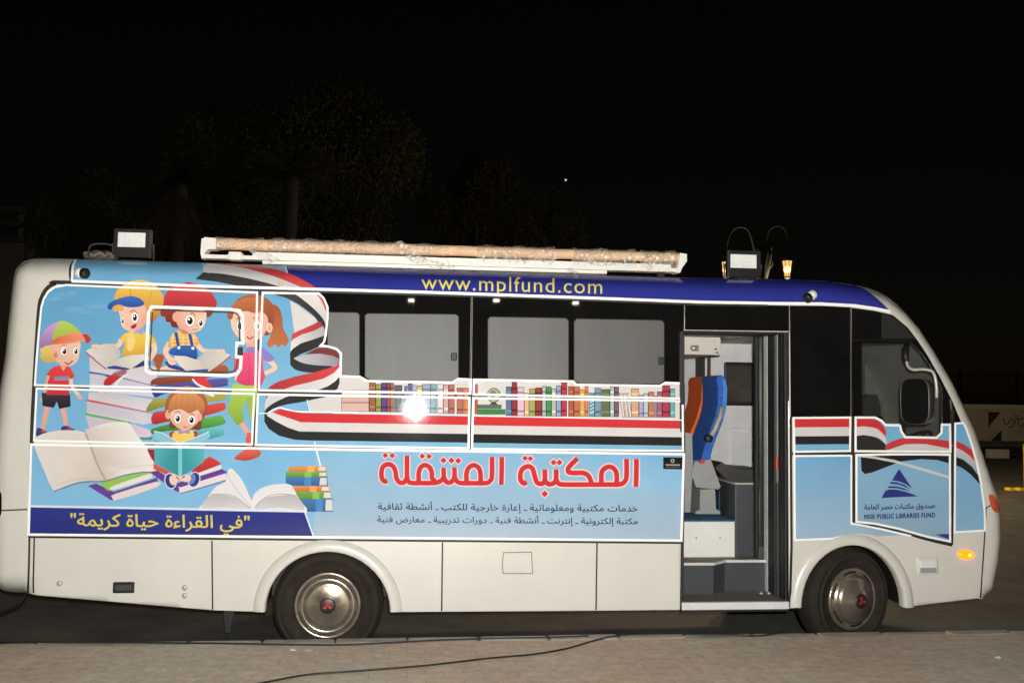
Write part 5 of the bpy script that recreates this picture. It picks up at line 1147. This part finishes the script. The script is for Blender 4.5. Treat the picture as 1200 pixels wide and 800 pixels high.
# ------------------------------------------------------------------ on the roof
LED = mk('led_panel', (226, 228, 224), .3, var=.05, scale=30)
def floodlight(label, x0, y0, x1, y1, gx0, gy0, gx1, gy1, Y, cells):
    t_ = thing('floodlight', label, 'floodlight', 'floodlights on the bus roof')
    A_, B_ = at(x0, y0, Y), at(x1, y1, Y); G0, G1 = at(gx0, gy0, Y - .004), at(gx1, gy1, Y - .004)
    xm = (A_.x + B_.x) / 2; zb = roof_z(xm)
    boxo('housing', A_.x, B_.x, Y, Y + .05, B_.z, A_.z, DARKMETAL, t_, .008)
    bm = bmesh.new()
    for k in range(7): x = A_.x + (B_.x - A_.x) * (k + .7) / 8; box(bm, x, x + .006, Y + .051, Y + .075, B_.z + .02, A_.z - .02)
    obj('cooling_fin', bm, DARKMETAL, t_)
    gl_ = boxo('lamp_panel', G0.x, G1.x, Y - .005, Y + .002, G1.z, G0.z, LED, t_)
    bm = bmesh.new(); nx, nz_ = cells
    for i in range(nx):
        for j in range(nz_):
            cx = G0.x + (G1.x - G0.x) * (i + .5) / nx; cz = G1.z + (G0.z - G1.z) * (j + .5) / nz_; hx, hz = (G1.x - G0.x) / nx * .47, (G0.z - G1.z) / nz_ * .47
            q = [bm.verts.new((cx + a_ * hx, Y - .008 + (.0 if (abs(a_) + abs(b_)) else -.003), cz + b_ * hz)) for a_, b_ in ((-1, -1), (1, -1), (1, 1), (-1, 1), (0, 0))]
            for k in range(4): bm.faces.new((q[k], q[(k + 1) % 4], q[4]))
    obj('led_lens', bm, mk('led_lens', (236, 238, 234), .12, var=.05), gl_)
    bm = bmesh.new(); e = .012
    tube(bm, [(A_.x - e, Y + .03, (A_.z + B_.z) / 2), (A_.x - e, Y + .05, zb + .012), (B_.x + e, Y + .05, zb + .012), (B_.x + e, Y + .03, (A_.z + B_.z) / 2)], .008, 8); obj('bracket', bm, DARKMETAL, t_)
    boxo('foot', xm - .08, xm + .08, Y + .01, Y + .11, zb - .004, zb + .02, DARKMETAL, t_)
    set_base(t_, (xm, Y + .05, zb)); return t_
floodlight('black framed floodlight at the rear end of the bus roof, left of the wrapped roll', 133, 267, 176, 302.5, 138.5, 272, 170, 290, .36, (5, 3))
floodlight('black framed floodlight at the front end of the bus roof beside the lit lanterns', 852.5, 292.5, 892, 325, 856, 297.8, 886.5, 314.5, .36, (6, 4))
# loose black cable and a grey sealant pad by the rear floodlight
bm = bmesh.new(); tube(bm, cr([at(104, 301, .30), at(104, 292, .3), at(107, 287, .31), at(118, 285.5, .33), at(130, 287, .36), at(134, 293, .37), at(128, 297, .36), at(118, 296, .34), at(112, 300, .33)], 5, False), .008, 8)
tag(obj('roof_cable', bm, RUBBER, None, True), 'short loop of black cable lying on the roof beside the rear floodlight', 'cable')
bm = bmesh.new(); bmesh.ops.create_icosphere(bm, subdivisions=4, radius=1)
c = at(118, 299.5, .40)
for v in bm.verts: 
    n = v.co.copy(); v.co = Vector((c.x + n.x * .13, .40 + n.y * .1, c.z + n.z * .03 + .012 * math.sin(n.x * 9 + n.y * 7)))
tag(obj('grey_bag', bm, mk('grey_bag', (116, 110, 98), .7, bump=.6, bscale=30), None, True), 'small crumpled grey bag under the black cable loop on the bus roof', 'bag')

# awning roll: cardboard tube on a white box rail, wrapped in clear plastic
roll = thing('awning_roll', 'long cardboard tube on white metal rails wrapped in clear plastic along the bus roof', 'awning')
YR = .34
T0, T1 = at(252, 285.5, YR), at(797, 302, YR)
def tp_(t_, dz=0, dy=0): q = T0.lerp(T1, t_); return Vector((q.x, YR + dy, q.z + dz))
bm = bmesh.new(); tube(bm, [tp_(i / 40, .002 * math.sin(i * 1.3)) for i in range(41)], [.046 - .008 * i / 40 for i in range(41)], 18); obj('cardboard_tube', bm, mk('cardboard', (226, 188, 150), .75, var=.13, scale=7, bump=.2, bscale=25), roll, True)
pxprism('end_cap', [(236, 280), (240, 278), (253, 279), (253, 292), (244, 292), (240, 296), (240, 302), (236, 303), (235, 296)], YR - .05, YR + .06, WHITE, roll, .006)
pxprism('end_cap', [(797, 296.5), (805, 297.5), (805, 306), (800, 313), (797, 319.5), (792, 319.5), (795, 308)], YR - .05, YR + .06, WHITE, roll, .004)
B0, B1 = at(238, 300, YR), at(796, 316.5, YR)
bm = bmesh.new()
def rail(z0, z1, y0, y1, t0=0, t1=1):
    a_, b_ = B0.lerp(B1, t0), B0.lerp(B1, t1)
    q = [bm.verts.new((p.x, y, p.z + z)) for p in (a_, b_) for y, z in ((y0, z0), (y1, z0), (y1, z1), (y0, z1))]
    for f_ in ((0, 1, 2, 3), (7, 6, 5, 4), (0, 4, 5, 1), (1, 5, 6, 2), (2, 6, 7, 3), (3, 7, 4, 0)): bm.faces.new([q[i] for i in f_])
rail(-.022, .008, YR - .045, YR + .06); rail(.010, .040, YR - .03, YR + .06, .10, .98); rail(-.05, -.024, YR - .02, YR + .05, .12, .84)
obj('white_rail', bm, WHITE, roll)
bm = bmesh.new()
for t_ in (.066, .49): 
    q = B0.lerp(B1, t_); box(bm, q.x - .05, q.x + .05, YR - .055, YR + .05, q.z - .03, q.z + .035, .008)
obj('rail_clamp', bm, WHITE, roll)
bm = bmesh.new()
for t_ in (.15, .55, .96):
    q = B0.lerp(B1, t_); box(bm, q.x - .03, q.x + .03, YR, YR + .08, roof_z(q.x) - .005, q.z - .02)
obj('roof_foot', bm, DARKMETAL, roll)
pl_ = bpy.data.materials.new('clear_plastic'); pl_.use_nodes = True; t = pl_.node_tree; t.nodes.remove(t.nodes['Principled BSDF'])
tr = t.nodes.new('ShaderNodeBsdfTransparent'); gl = t.nodes.new('ShaderNodeBsdfGlossy'); gl.inputs['Roughness'].default_value = .42
df = t.nodes.new('ShaderNodeBsdfDiffuse'); df.inputs[0].default_value = (.66, .57, .46, 1)
m1 = t.nodes.new('ShaderNodeMixShader'); m1.inputs[0].default_value = .3; t.links.new(gl.outputs[0], m1.inputs[2]); t.links.new(df.outputs[0], m1.inputs[1])
m2 = t.nodes.new('ShaderNodeMixShader'); co = t.nodes.new('ShaderNodeTexCoord'); nz = t.nodes.new('ShaderNodeTexNoise'); nz.inputs['Scale'].default_value = 11; nz.inputs['Detail'].default_value = 4; nz.inputs['Distortion'].default_value = 1.5
t.links.new(co.outputs['Object'], nz.inputs['Vector'])
rp = t.nodes.new('ShaderNodeMapRange'); rp.inputs['From Min'].default_value = .4; rp.inputs['From Max'].default_value = .7; rp.inputs['To Min'].default_value = .12; rp.inputs['To Max'].default_value = .6
t.links.new(nz.outputs['Fac'], rp.inputs['Value']); t.links.new(rp.outputs[0], m2.inputs[0]); t.links.new(tr.outputs[0], m2.inputs[1]); t.links.new(m1.outputs[0], m2.inputs[2])
n4 = t.nodes.new('ShaderNodeTexVoronoi'); n4.inputs['Scale'].default_value = 26; t.links.new(co.outputs['Object'], n4.inputs['Vector'])
bp = t.nodes.new('ShaderNodeBump'); bp.inputs['Strength'].default_value = .7; bp.inputs['Distance'].default_value = .02; t.links.new(n4.outputs['Distance'], bp.inputs['Height']); t.links.new(bp.outputs[0], gl.inputs['Normal'])
t.links.new(m2.outputs[0], t.nodes['Material Output'].inputs[0])
def sleeve(t0, t1, n, r0, drop=0.0, low=0.0):
    bm = bmesh.new(); rings = []; seg = 26; ph = random.uniform(0, 9)
    for i in range(n + 1):
        q = tp_(t0 + (t1 - t0) * i / n); ring = []
        for k in range(seg):
            a_ = 2 * math.pi * k / seg
            r_ = r0 + .006 * math.sin(i * 1.7 + k * 2.1 + ph) + .003 * random.random() + .010 * max(0, math.sin(i * .45 + ph)) * (1 if math.sin(a_) > .4 else .3)
            zz = math.sin(a_) * r_
            if low and zz < 0: zz *= low
            ring.append(bm.verts.new((q.x + random.uniform(-.002, .002), q.y + math.cos(a_) * r_, q.z + zz)))
        rings.append(ring)
    for A_, B_ in zip(rings, rings[1:]):
        for k in range(seg): bm.faces.new((A_[k], A_[(k + 1) % seg], B_[(k + 1) % seg], B_[k]))
    obj('plastic_wrap', bm, pl_, roll, True)
sleeve(.0, .10, 14, .044); sleeve(.11, .385, 60, .050); sleeve(.39, .49, 16, .040); sleeve(.55, .72, 34, .045, low=2.1); sleeve(.76, .90, 28, .045, low=2.4); sleeve(.91, .99, 14, .044, low=2.0)
def strip(pts, wd):
    bm = bmesh.new(); P2 = cr(pts, 6, False); rows = []
    for i, q in enumerate(P2):
        q = Vector(q); rows.append([bm.verts.new(q + Vector((wd * (k - 2) / 4 + random.uniform(-.004, .004), -.004 * (k % 2) + random.uniform(-.004, .004), wd * .35 * (k - 2) / 4))) for k in range(5)])
    for A_, B_ in zip(rows, rows[1:]):
        for k in range(4): bm.faces.new((A_[k], A_[k + 1], B_[k + 1], B_[k]))
    obj('plastic_wrap', bm, pl_, roll, True)
strip([at(462, 284, YR - .06), at(474, 293, YR - .075), at(488, 303, YR - .08), at(505, 309, YR - .08), at(530, 314, YR - .07)], .10)
strip([at(298, 291, YR - .055), at(305, 297, YR - .075), at(314, 302, YR - .07), at(322, 307, YR - .06)], .09)
strip([at(762, 296, YR - .055), at(758, 305, YR - .07), at(762, 316, YR - .06)], .05)
strip([at(666, 314, YR - .05), at(672, 319, YR - .16), at(677, 326, YR - .25)], .05)
set_base(roll, (T0.lerp(T1, .5).x, YR, roof_z(T0.lerp(T1, .5).x)))

# ------------------------------------------------------------------ cables on the pavement
def cable(pts, label, r=.0062, ground=True):
    q = [on_ground(x, y, KZ + r * .6) for x, y in pts] if ground else pts
    bm = bmesh.new(); tube(bm, cr(q, 8, False), r, 8); return tag(obj('power_cable', bm, mk('cable_black', (28, 26, 24), .55), None, True), label, 'cable', 'black cables by the kerb')
cable([(-30, 750.5), (60, 752), (140, 752.3), (250, 753.2), (340, 754.6), (400, 755), (460, 752.3), (520, 749.2), (570, 747.6), (640, 746.5), (690, 744.6)], 'thin black cable running close along the kerb edge past the rear wheel')
cable([(270, 806), (310, 799), (360, 790), (420, 785.5), (500, 779), (570, 771), (625, 766), (665, 759), (700, 749), (730, 744), (790, 742.6), (850, 743), (885, 744.6), (905, 742.5), (917, 738.6)], 'black cable slanting across the pavement and ending below the open bus door')
cable([at(31, 690, .5), at(28, 700, .45), at(20, 709, .4), at(8, 715.5, .3), at(-8, 719.5, .2), on_ground(-30, 724, GZ + .01)], 'black cable drooping from the rear end of the bus onto the road', .009, False)

for i, (x, y, k) in enumerate(((344, 762, 1.0), (362, 763, .8), (192, 786, .7), (1168, 771, .8))):
    p = on_ground(x, y, KZ); bm = bmesh.new(); n = 7
    q = [bm.verts.new((p.x + .028 * k * math.cos(a_ * 2 * math.pi / n) * random.uniform(.6, 1.3), p.y + .03 * k * math.sin(a_ * 2 * math.pi / n) * random.uniform(.6, 1.3), KZ + random.uniform(.001, .012))) for a_ in range(n)]
    c = bm.verts.new((p.x, p.y, KZ + .012))
    for a_ in range(n): bm.faces.new((q[a_], q[(a_ + 1) % n], c))
    tag(obj('paper_scrap', bm, mk('scrap_paper', (214, 208, 190), .8), None), ['white scrap of litter on the pavement below the rear wheel', 'small white scrap just right of the one below the rear wheel', 'tiny pale scrap on the pavement near the bottom left', 'tiny pale scrap on the pavement at the far right'][i], 'litter', 'scraps on the pavement')

# ------------------------------------------------------------------ street lamp with two lanterns behind the bus
LAMPY = 13.0
lamp = thing('street_lamp', 'dark lamp post with two hooked arms and lit lanterns behind the front of the bus', 'street lamp')
bx = at(889, 300, LAMPY)
IRON = mk('green_iron', (20, 23, 17), .8, metal=0, spec=.15)
LIRON = mk('lamp_iron', (9, 10, 8), .9, spec=.08)
bm = bmesh.new(); tube(bm, [(bx.x, LAMPY, GZ), (bx.x, LAMPY, .25), (bx.x, LAMPY, .3), (bx.x, LAMPY, 3.2), (bx.x, LAMPY, at(889, 288, LAMPY).z)], [.16, .15, .08, .06, .045], 14); obj('post', bm, LIRON, lamp, True)
for pts in ([(889, 300), (884, 292), (881, 280), (876, 269), (867, 266), (858, 270), (853, 281), (850, 295), (849.5, 303)], [(889, 300), (894, 292), (898, 280), (902, 269), (911, 264.5), (919, 268), (924, 280), (924, 292), (922.5, 303)]):
    bm = bmesh.new(); tube(bm, cr([at(x, y, LAMPY) for x, y in pts], 5, False), .022, 8); obj('arm', bm, LIRON, lamp, True)
bm = bmesh.new(); tube(bm, [at(897, 326, LAMPY), at(899, 312, LAMPY), at(901, 300, LAMPY), at(903, 289, LAMPY)], [.05, .075, .07, .03], 8); tube(bm, cr([at(899, 316, LAMPY), at(904, 311, LAMPY), at(903, 305, LAMPY), at(899.5, 307, LAMPY)], 4, False), .03, 6)
obj('scroll_ornament', bm, LIRON, lamp, True)
lg = bpy.data.materials.new('lantern_glass'); lg.use_nodes = True; t = lg.node_tree; t.nodes.remove(t.nodes['Principled BSDF'])
em_ = t.nodes.new('ShaderNodeEmission'); em_.inputs[0].default_value = (1, .55, .18, 1); em_.inputs[1].default_value = 1.7
tr = t.nodes.new('ShaderNodeBsdfTransparent'); tr.inputs[0].default_value = (1, .85, .6, 1); mx = t.nodes.new('ShaderNodeMixShader'); nz = t.nodes.new('ShaderNodeTexNoise'); nz.inputs['Scale'].default_value = 9
t.links.new(nz.outputs['Fac'], mx.inputs[0]); t.links.new(tr.outputs[0], mx.inputs[1]); t.links.new(em_.outputs[0], mx.inputs[2]); t.links.new(mx.outputs[0], t.nodes['Material Output'].inputs[0])
def lantern(xc, y0, y1, hwpx, strength):
    tpz, btz = at(xc, y0, LAMPY), at(xc, y1, LAMPY); k = LAMPY + 7.08; s = k / FPX * hwpx
    bm = bmesh.new(); lathe(bm, [(s * 1.15, tpz.z), (s * .62, btz.z)], (tpz.x, LAMPY, 0), 'z', 8)
    g = obj('lantern_glass', bm, lg, lamp, True)
    bm = bmesh.new(); bmesh.ops.create_icosphere(bm, subdivisions=3, radius=s * .8, matrix=Matrix.Translation((tpz.x, LAMPY, tpz.z * .45 + btz.z * .55))); obj('bulb', bm, mk('lantern_bulb', (255, 226, 160), .3, emit=5, var=.02), g, True)
    bm = bmesh.new(); lathe(bm, [(s * 1.3, tpz.z), (s * .9, tpz.z + s * .7), (s * .3, tpz.z + s * 1.6), (.02, tpz.z + s * 2)], (tpz.x, LAMPY, 0), 'z', 8)
    for j in range(8):
        a_ = 2 * math.pi * j / 8; tube(bm, [(tpz.x + s * 1.17 * math.cos(a_), LAMPY + s * 1.17 * math.sin(a_), tpz.z), (tpz.x + s * .64 * math.cos(a_), LAMPY + s * .64 * math.sin(a_), btz.z)], .007, 5)
    lathe(bm, [(s * .7, btz.z), (s * .7, btz.z - .03), (.03, btz.z - .06)], (tpz.x, LAMPY, 0), 'z', 8)
    obj('lantern_cage', bm, LIRON, g)
    L_ = bpy.data.lights.new('lantern_light', 'POINT'); lo = bpy.data.objects.new('lantern_light', L_); COL.objects.link(lo); L_.energy = 950; L_.color = (1, .78, .48); L_.shadow_soft_size = .16
    lo.location = (tpz.x, LAMPY - .1, btz.z - .45)
lantern(922.5, 306, 324, 5.4, 2.6); lantern(849.5, 307, 324, 3.4, 1.8)
set_base(lamp, (bx.x, LAMPY, GZ))

# street lamps behind the photographer: the window glass mirrors their lit heads
def mirrored(px_, py_, dist):
    h_ = onside(px_, py_); d = ray(px_, py_).normalized(); n = Vector((0, -1, LEAN)).normalized()
    r_ = d - 2 * d.dot(n) * n; return h_ + r_ * dist
for x, y, dist, lab in ((482, 352, 34, 'tall street lamp behind the photographer, mirrored in the glass left of the window joint'), (581.7, 352, 34, 'tall street lamp behind the photographer, mirrored just right of the window joint'), (674.5, 355, 36, 'tall street lamp behind the photographer, mirrored above the rightmost grey pane')):
    q = mirrored(x, y, dist); t_ = thing('tall_street_lamp', lab, 'street lamp', 'street lamps behind the photographer')
    bm = bmesh.new(); tube(bm, [(q.x, q.y - .5, KZ), (q.x, q.y - .5, q.z + .1), (q.x, q.y - .3, q.z + .22), (q.x, q.y, q.z + .16)], [.09, .06, .05, .05], 10); obj('post', bm, IRON, t_, True)
    bm = bmesh.new(); box(bm, q.x - .12, q.x + .12, q.y - .12, q.y + .12, q.z - .045, q.z + .045, .02); obj('lamp_head', bm, mk('lit_lamp_head', (255, 246, 226), .3, emit=55, var=.02), t_)
    set_base(t_, (q.x, q.y - .5, KZ))

# ------------------------------------------------------------------ far right: painted boundary wall, railing, kerb, road furniture
WY = 37.0
wl, wr = at(1060, 500, WY).x, at(1420, 500, WY).x
wz = at(1165, 479, WY).z
wall = thing('boundary_wall', 'low pale wall with painted dark triangles across the road behind the bus nose', 'wall')
bm = bmesh.new(); box(bm, wl, wr, WY, WY + .25, GZ, wz); obj('wall_face', bm, mk('old_render', (205, 190, 158), .85, var=.16, scale=1.2, bump=.3), wall)
bm = bmesh.new(); box(bm, wl - .03, wr + .03, WY - .06, WY + .31, wz + .002, wz + .22); obj('coping', bm, mk('pale_coping', (222, 208, 178), .8, var=.1), wall)
def tri(pts, mat, name='painted_triangle'):
    bm = bmesh.new(); bm.faces.new([bm.verts.new((p.x, WY - .004, p.z)) for p in (at(x, y, WY) for x, y in pts)]); obj(name, bm, mat, wall)
for o in (0, 58, 116):
    tri([(1158 + o, 482.5), (1173 + o, 482.5), (1158 + o, 500.5)], mk('maroon_paint', (104, 40, 36), .8)); tri([(1173.5 + o, 503.5), (1173.5 + o, 519.5), (1158 + o, 519.5)], mk('dark_green_paint', (48, 56, 40), .8))
cu = bpy.data.curves.new('wall_scrawl', 'CURVE'); cu.dimensions = '3D'; cu.bevel_depth = .022; cu.bevel_resolution = 0
for st in ([(1176, 490), (1177.5, 496), (1181, 497), (1183, 493), (1185, 490.5), (1188, 493), (1187, 499), (1182.5, 500.5)], [(1188, 496), (1191, 491), (1194, 490), (1193, 496), (1197, 499), (1201, 495), (1204, 492), (1208, 497), (1203, 502)], [(1189, 488), (1193, 486.5)], [(1196, 492), (1199, 489)]):
    sp = cu.splines.new('BEZIER'); q = [at(x, y, WY - .012) for x, y in st]; sp.bezier_points.add(len(q) - 1)
    for b_, p in zip(sp.bezier_points, q): b_.co = p; b_.handle_left_type = b_.handle_right_type = 'AUTO'
tmp = bpy.data.objects.new('wall_scrawl', cu); COL.objects.link(tmp); bpy.context.view_layer.update(); me = bpy.data.meshes.new_from_object(tmp); bpy.data.objects.remove(tmp)
link('painted_scrawl', me, mk('scrawl_paint', (58, 52, 44), .8), wall)
set_base(wall, ((wl + wr) / 2, WY, GZ))
fence = thing('railing', 'dark iron railing of thin uprights standing on the pale boundary wall', 'fence')
bm = bmesh.new(); x = wl; zr = wz + 1.75
while x < wr: tube(bm, [(x, WY + .12, wz + .22), (x, WY + .12, zr)], .014, 5, False); x += .16
tube(bm, [(wl, WY + .12, zr), (wr, WY + .12, zr)], .025, 6); tube(bm, [(wl, WY + .12, wz + .4), (wr, WY + .12, wz + .4)], .025, 6); obj('bars', bm, IRON, fence)
x = wl
while x < wr:
    bm = bmesh.new(); box(bm, x - .06, x + .06, WY + .06, WY + .18, wz + .22, zr + .15); obj('post', bm, IRON, fence); x += 3.0
set_base(fence, ((wl + wr) / 2, WY + .12, wz + .22))
bm = bmesh.new(); x = wl - 2; i = 0
while x < wr: box(bm, x, x + .98, WY - 3.4, WY - 3.15, GZ - .02, GZ + .16, .02); x += 1.0; i += 1
struct(obj('far_kerb', bm, mk('far_kerb', (92, 84, 70), .8, var=.2)))
bm = bmesh.new()
for xx, yy in ((wl - 3, WY - 3.16), (wr + 3, WY - 3.16), (wr + 3, WY + .02), (wl - 3, WY + .02)): bm.verts.new((xx, yy, GZ + .13))
bm.faces.new(bm.verts); struct(obj('far_pavement', bm, KERBM))
p0, p1 = on_ground(1160.5, 537), on_ground(1182, 537)
bm = bmesh.new(); box(bm, p0.x, p1.x, p0.y, p0.y + .3, GZ, GZ + .33, .03); tag(obj('kerb_block', bm, mk('white_block', (176, 168, 146), .8), None), 'whitewashed concrete block on the far kerb beside the bus nose', 'concrete block')
# yellow post with white lights at the right edge
p = on_ground(1200, 571)
p.x += .075; post = thing('bollard', 'yellow roadside post with three small lit white lamps at the right edge of the road', 'bollard')
s = (p - CAM).length / FPX
bm = bmesh.new(); tube(bm, [(p.x, p.y, GZ), (p.x, p.y, GZ + s * 16), (p.x, p.y, GZ + s * 44)], [s * 3.4, s * 3.0, s * 3.0], 14); obj('shaft', bm, mk('yellow_paint', (196, 150, 30), .5), post, True)
for k in range(3):
    bm = bmesh.new(); zc_ = GZ + s * (20 + 7.6 * k); box(bm, p.x - s * 3.2, p.x + s * 3.0, p.y - s * 3.4, p.y - s * 2.6, zc_ - s * 2.4, zc_ + s * 2.4, s * .4); obj('lamp', bm, mk('white_lamp', (255, 250, 235), .3, emit=1.6, var=.02), post)
set_base(post, (p.x, p.y, GZ))
for i, (x, y) in enumerate(((1194.5, 574.5), (1183, 574.5))):
    q = on_ground(x, y); bm = bmesh.new(); box(bm, q.x - s * 2.6, q.x + s * 2.6, q.y - .1, q.y + .1, GZ, GZ + s * 2.8, s * .5)
    tag(obj('road_stud', bm, mk('yellow_stud', (226, 176, 30), .4, emit=.25), None), ['yellow reflector block on the road, the one nearer the yellow post', 'yellow reflector block on the road, the one nearer the bus nose'][i], 'reflector', 'yellow reflector blocks on the road')

# ------------------------------------------------------------------ dim trees and a building beyond the bus
def leaf_mat(name, rgb): 
    return mk(name, rgb, .95, var=.3, scale=.6, spec=.05)
LM = [leaf_mat('leaf_dark', (41, 40, 26)), leaf_mat('leaf_olive', (39, 36, 24)), leaf_mat('leaf_green', (40, 40, 26))]
BARK = mk('bark', (15, 13, 11), .9, var=.3, scale=5, bump=.6, bscale=20)
def tree(label, cx, top, bot, hw_, Y, n, mi, seed, lobes=9):
    rnd = random.Random(seed); t_ = thing('tree', label, 'tree', 'dim trees behind the bus')
    c = at(cx, (top + bot) / 2, Y); zt = at(cx, top, Y).z; k = (Y + 7.08) / FPX; R_ = hw_ * k; zb = max(.8, at(cx, bot, Y).z); hz = (zt - zb) / 2; cz = (zt + zb) / 2
    cl = []
    for i in range(lobes):
        a_ = rnd.uniform(0, 2 * math.pi); rr = rnd.uniform(.25, .8); e = rnd.uniform(-.75, .75)
        s_ = math.sqrt(max(.08, 1 - e * e))
        cl.append((Vector((c.x + R_ * rr * math.cos(a_) * s_, Y + R_ * .8 * rr * math.sin(a_) * s_, cz + hz * e)), R_ * rnd.uniform(.28, .48)))
    cl.append((Vector((c.x, Y, zt - R_ * .25)), R_ * .3))
    bm = bmesh.new(); tube(bm, [(c.x, Y, GZ), (c.x + .08, Y, zb * .6), (c.x - .05, Y, zb), (c.x, Y, cz)], [.24, .2, .16, .07], 10)
    for q, r_ in cl[:7]:
        tube(bm, [(c.x, Y, zb * .85), Vector((c.x, Y, zb)).lerp(q, .5) + Vector((0, 0, .15)), q], [.1, .06, .02], 6)
    obj('trunk', bm, BARK, t_, True)
    V, F = [], []
    for i in range(n):
        q, r_ = cl[rnd.randrange(len(cl))]
        d = Vector((rnd.gauss(0, 1), rnd.gauss(0, 1), rnd.gauss(0, 1))).normalized() * r_ * (rnd.random() ** .45) * rnd.uniform(.9, 1.25)
        p = q + d; u = Vector((rnd.gauss(0, 1), rnd.gauss(0, 1), rnd.gauss(0, .7))).normalized(); w_ = u.orthogonal().normalized(); s_ = rnd.uniform(.045, .09)
        b = len(V); V += [p - u * s_, p + w_ * s_ * .45, p + u * s_, p - w_ * s_ * .45]; F.append((b, b + 1, b + 2, b + 3))
    me = bpy.data.meshes.new('crown'); me.from_pydata(V, [], F); link('crown', me, LM[mi], t_)
    set_base(t_, (c.x, Y, GZ))
tree('tall spreading dark tree behind the bus roof, right of the palms', 400, 105, 330, 120, 23, 52000, 0, 3, 14)
tree('broad tree with an open crown beside the palm, left of the wrapped roll', 265, 118, 330, 70, 22, 34000, 2, 5, 10)
tree('low rounded tree at the left above the rear of the bus', 95, 205, 330, 70, 20, 26000, 0, 8, 9)
tree('dark tree in the middle, behind the web address on the roof', 560, 180, 330, 70, 25, 26000, 1, 13, 9)
tree('smaller dark tree at the right end of the row, below the star', 650, 225, 340, 48, 27, 16000, 0, 17, 7)
def palm(label, cx, top, Y, seed, nf, L_, skirt):
    rnd = random.Random(seed); t_ = thing('palm_tree', label, 'palm tree', 'palms behind the bus')
    p = at(cx, top, Y); H = p.z
    bm = bmesh.new(); pts, rs = [], []
    for i in range(29):
        pts.append((p.x + .04 * math.sin(i * .3), Y, GZ + (H - GZ) * i / 28)); rs.append((.2 + .03 * (i % 2)) * (1.1 - .25 * i / 28))
    tube(bm, pts, rs, 12); obj('trunk', bm, BARK, t_, True)
    def frond(V, F, a_, el, L, droop, wd):
        prev = None
        for j in range(11):
            s_ = j / 10; d = Vector((math.cos(a_), math.sin(a_), 0)); q = Vector((p.x, Y, H)) + d * (L * s_ * math.cos(el)) + Vector((0, 0, L * s_ * math.sin(el) - droop * s_ * s_ * L))
            side_ = Vector((-d.y, d.x, 0))
            if prev is not None:
                for m_ in range(3):
                    qq = prev.lerp(q, m_ / 3)
                    for sg in (-1, 1):
                        l_ = wd * math.sin(math.pi * min(1, .12 + .88 * s_)) + .05; tipv = qq + side_ * sg * l_ + d * l_ * .6 - Vector((0, 0, l_ * .35)); b = len(V)
                        V.extend([qq, qq + d * .035, tipv]); F.append((b, b + 1, b + 2))
            prev = q
    V, F = [], []
    for i in range(nf): frond(V, F, rnd.uniform(0, 2 * math.pi), rnd.uniform(-.1, 1.25), L_ * rnd.uniform(.8, 1.1), rnd.uniform(.35, .8), .42)
    me = bpy.data.meshes.new('crown'); me.from_pydata(V, [], F); link('crown', me, LM[2], t_)
    if skirt:
        V, F = [], []
        for i in range(60): frond(V, F, rnd.uniform(0, 2 * math.pi), rnd.uniform(-1.45, -1.0), L_ * rnd.uniform(.6, 1.0), .1, .16)
        me = bpy.data.meshes.new('dead_fronds'); me.from_pydata(V, [], F); link('dead_fronds', me, mk('dead_frond', (66, 48, 31), .9, var=.3), t_)
    set_base(t_, (p.x, Y, GZ))
palm('palm tree with a brown skirt of dead fronds above the rear floodlight', 208, 215, 15, 4, 34, 2.3, True)
palm('slim palm tree with green fronds behind the left end of the wrapped roll', 340, 205, 17, 9, 26, 2.0, False)
bld = thing('far_building', 'dim pale building block with banded storeys at the far left edge', 'building')
A_, B_ = at(-120, 238, 28), at(28, 300, 28)
bm = bmesh.new(); box(bm, A_.x, B_.x, 28, 38, GZ, A_.z); obj('wall', bm, mk('far_wall', (100, 92, 74), .85, var=.12, scale=.7), bld)
bm = bmesh.new()
for y in (246, 262, 280): z_ = at(0, y, 28).z; box(bm, A_.x - .1, B_.x + .1, 27.7, 27.996, z_ - .12, z_ + .05)
obj('ledge', bm, mk('far_ledge', (74, 58, 42), .85), bld)
for x in (-80, -40, 6):
    for y in (253, 271):
        q = at(x, y, 28); bm = bmesh.new(); box(bm, q.x - .45, q.x + .45, 27.95, 27.997, q.z - .28, q.z + .22); obj('window', bm, DARK, bld)
set_base(bld, ((A_.x + B_.x) / 2, 33, GZ))
q = CAM + ray(663, 211).normalized() * 900; bm = bmesh.new(); bmesh.ops.create_icosphere(bm, subdivisions=2, radius=.95, matrix=Matrix.Translation(q))
o = obj('star', bm, mk('star_light', (255, 250, 240), .5, emit=.8, var=.01), None, True); tag(o, 'single white star in the black night sky above the bus', 'star')
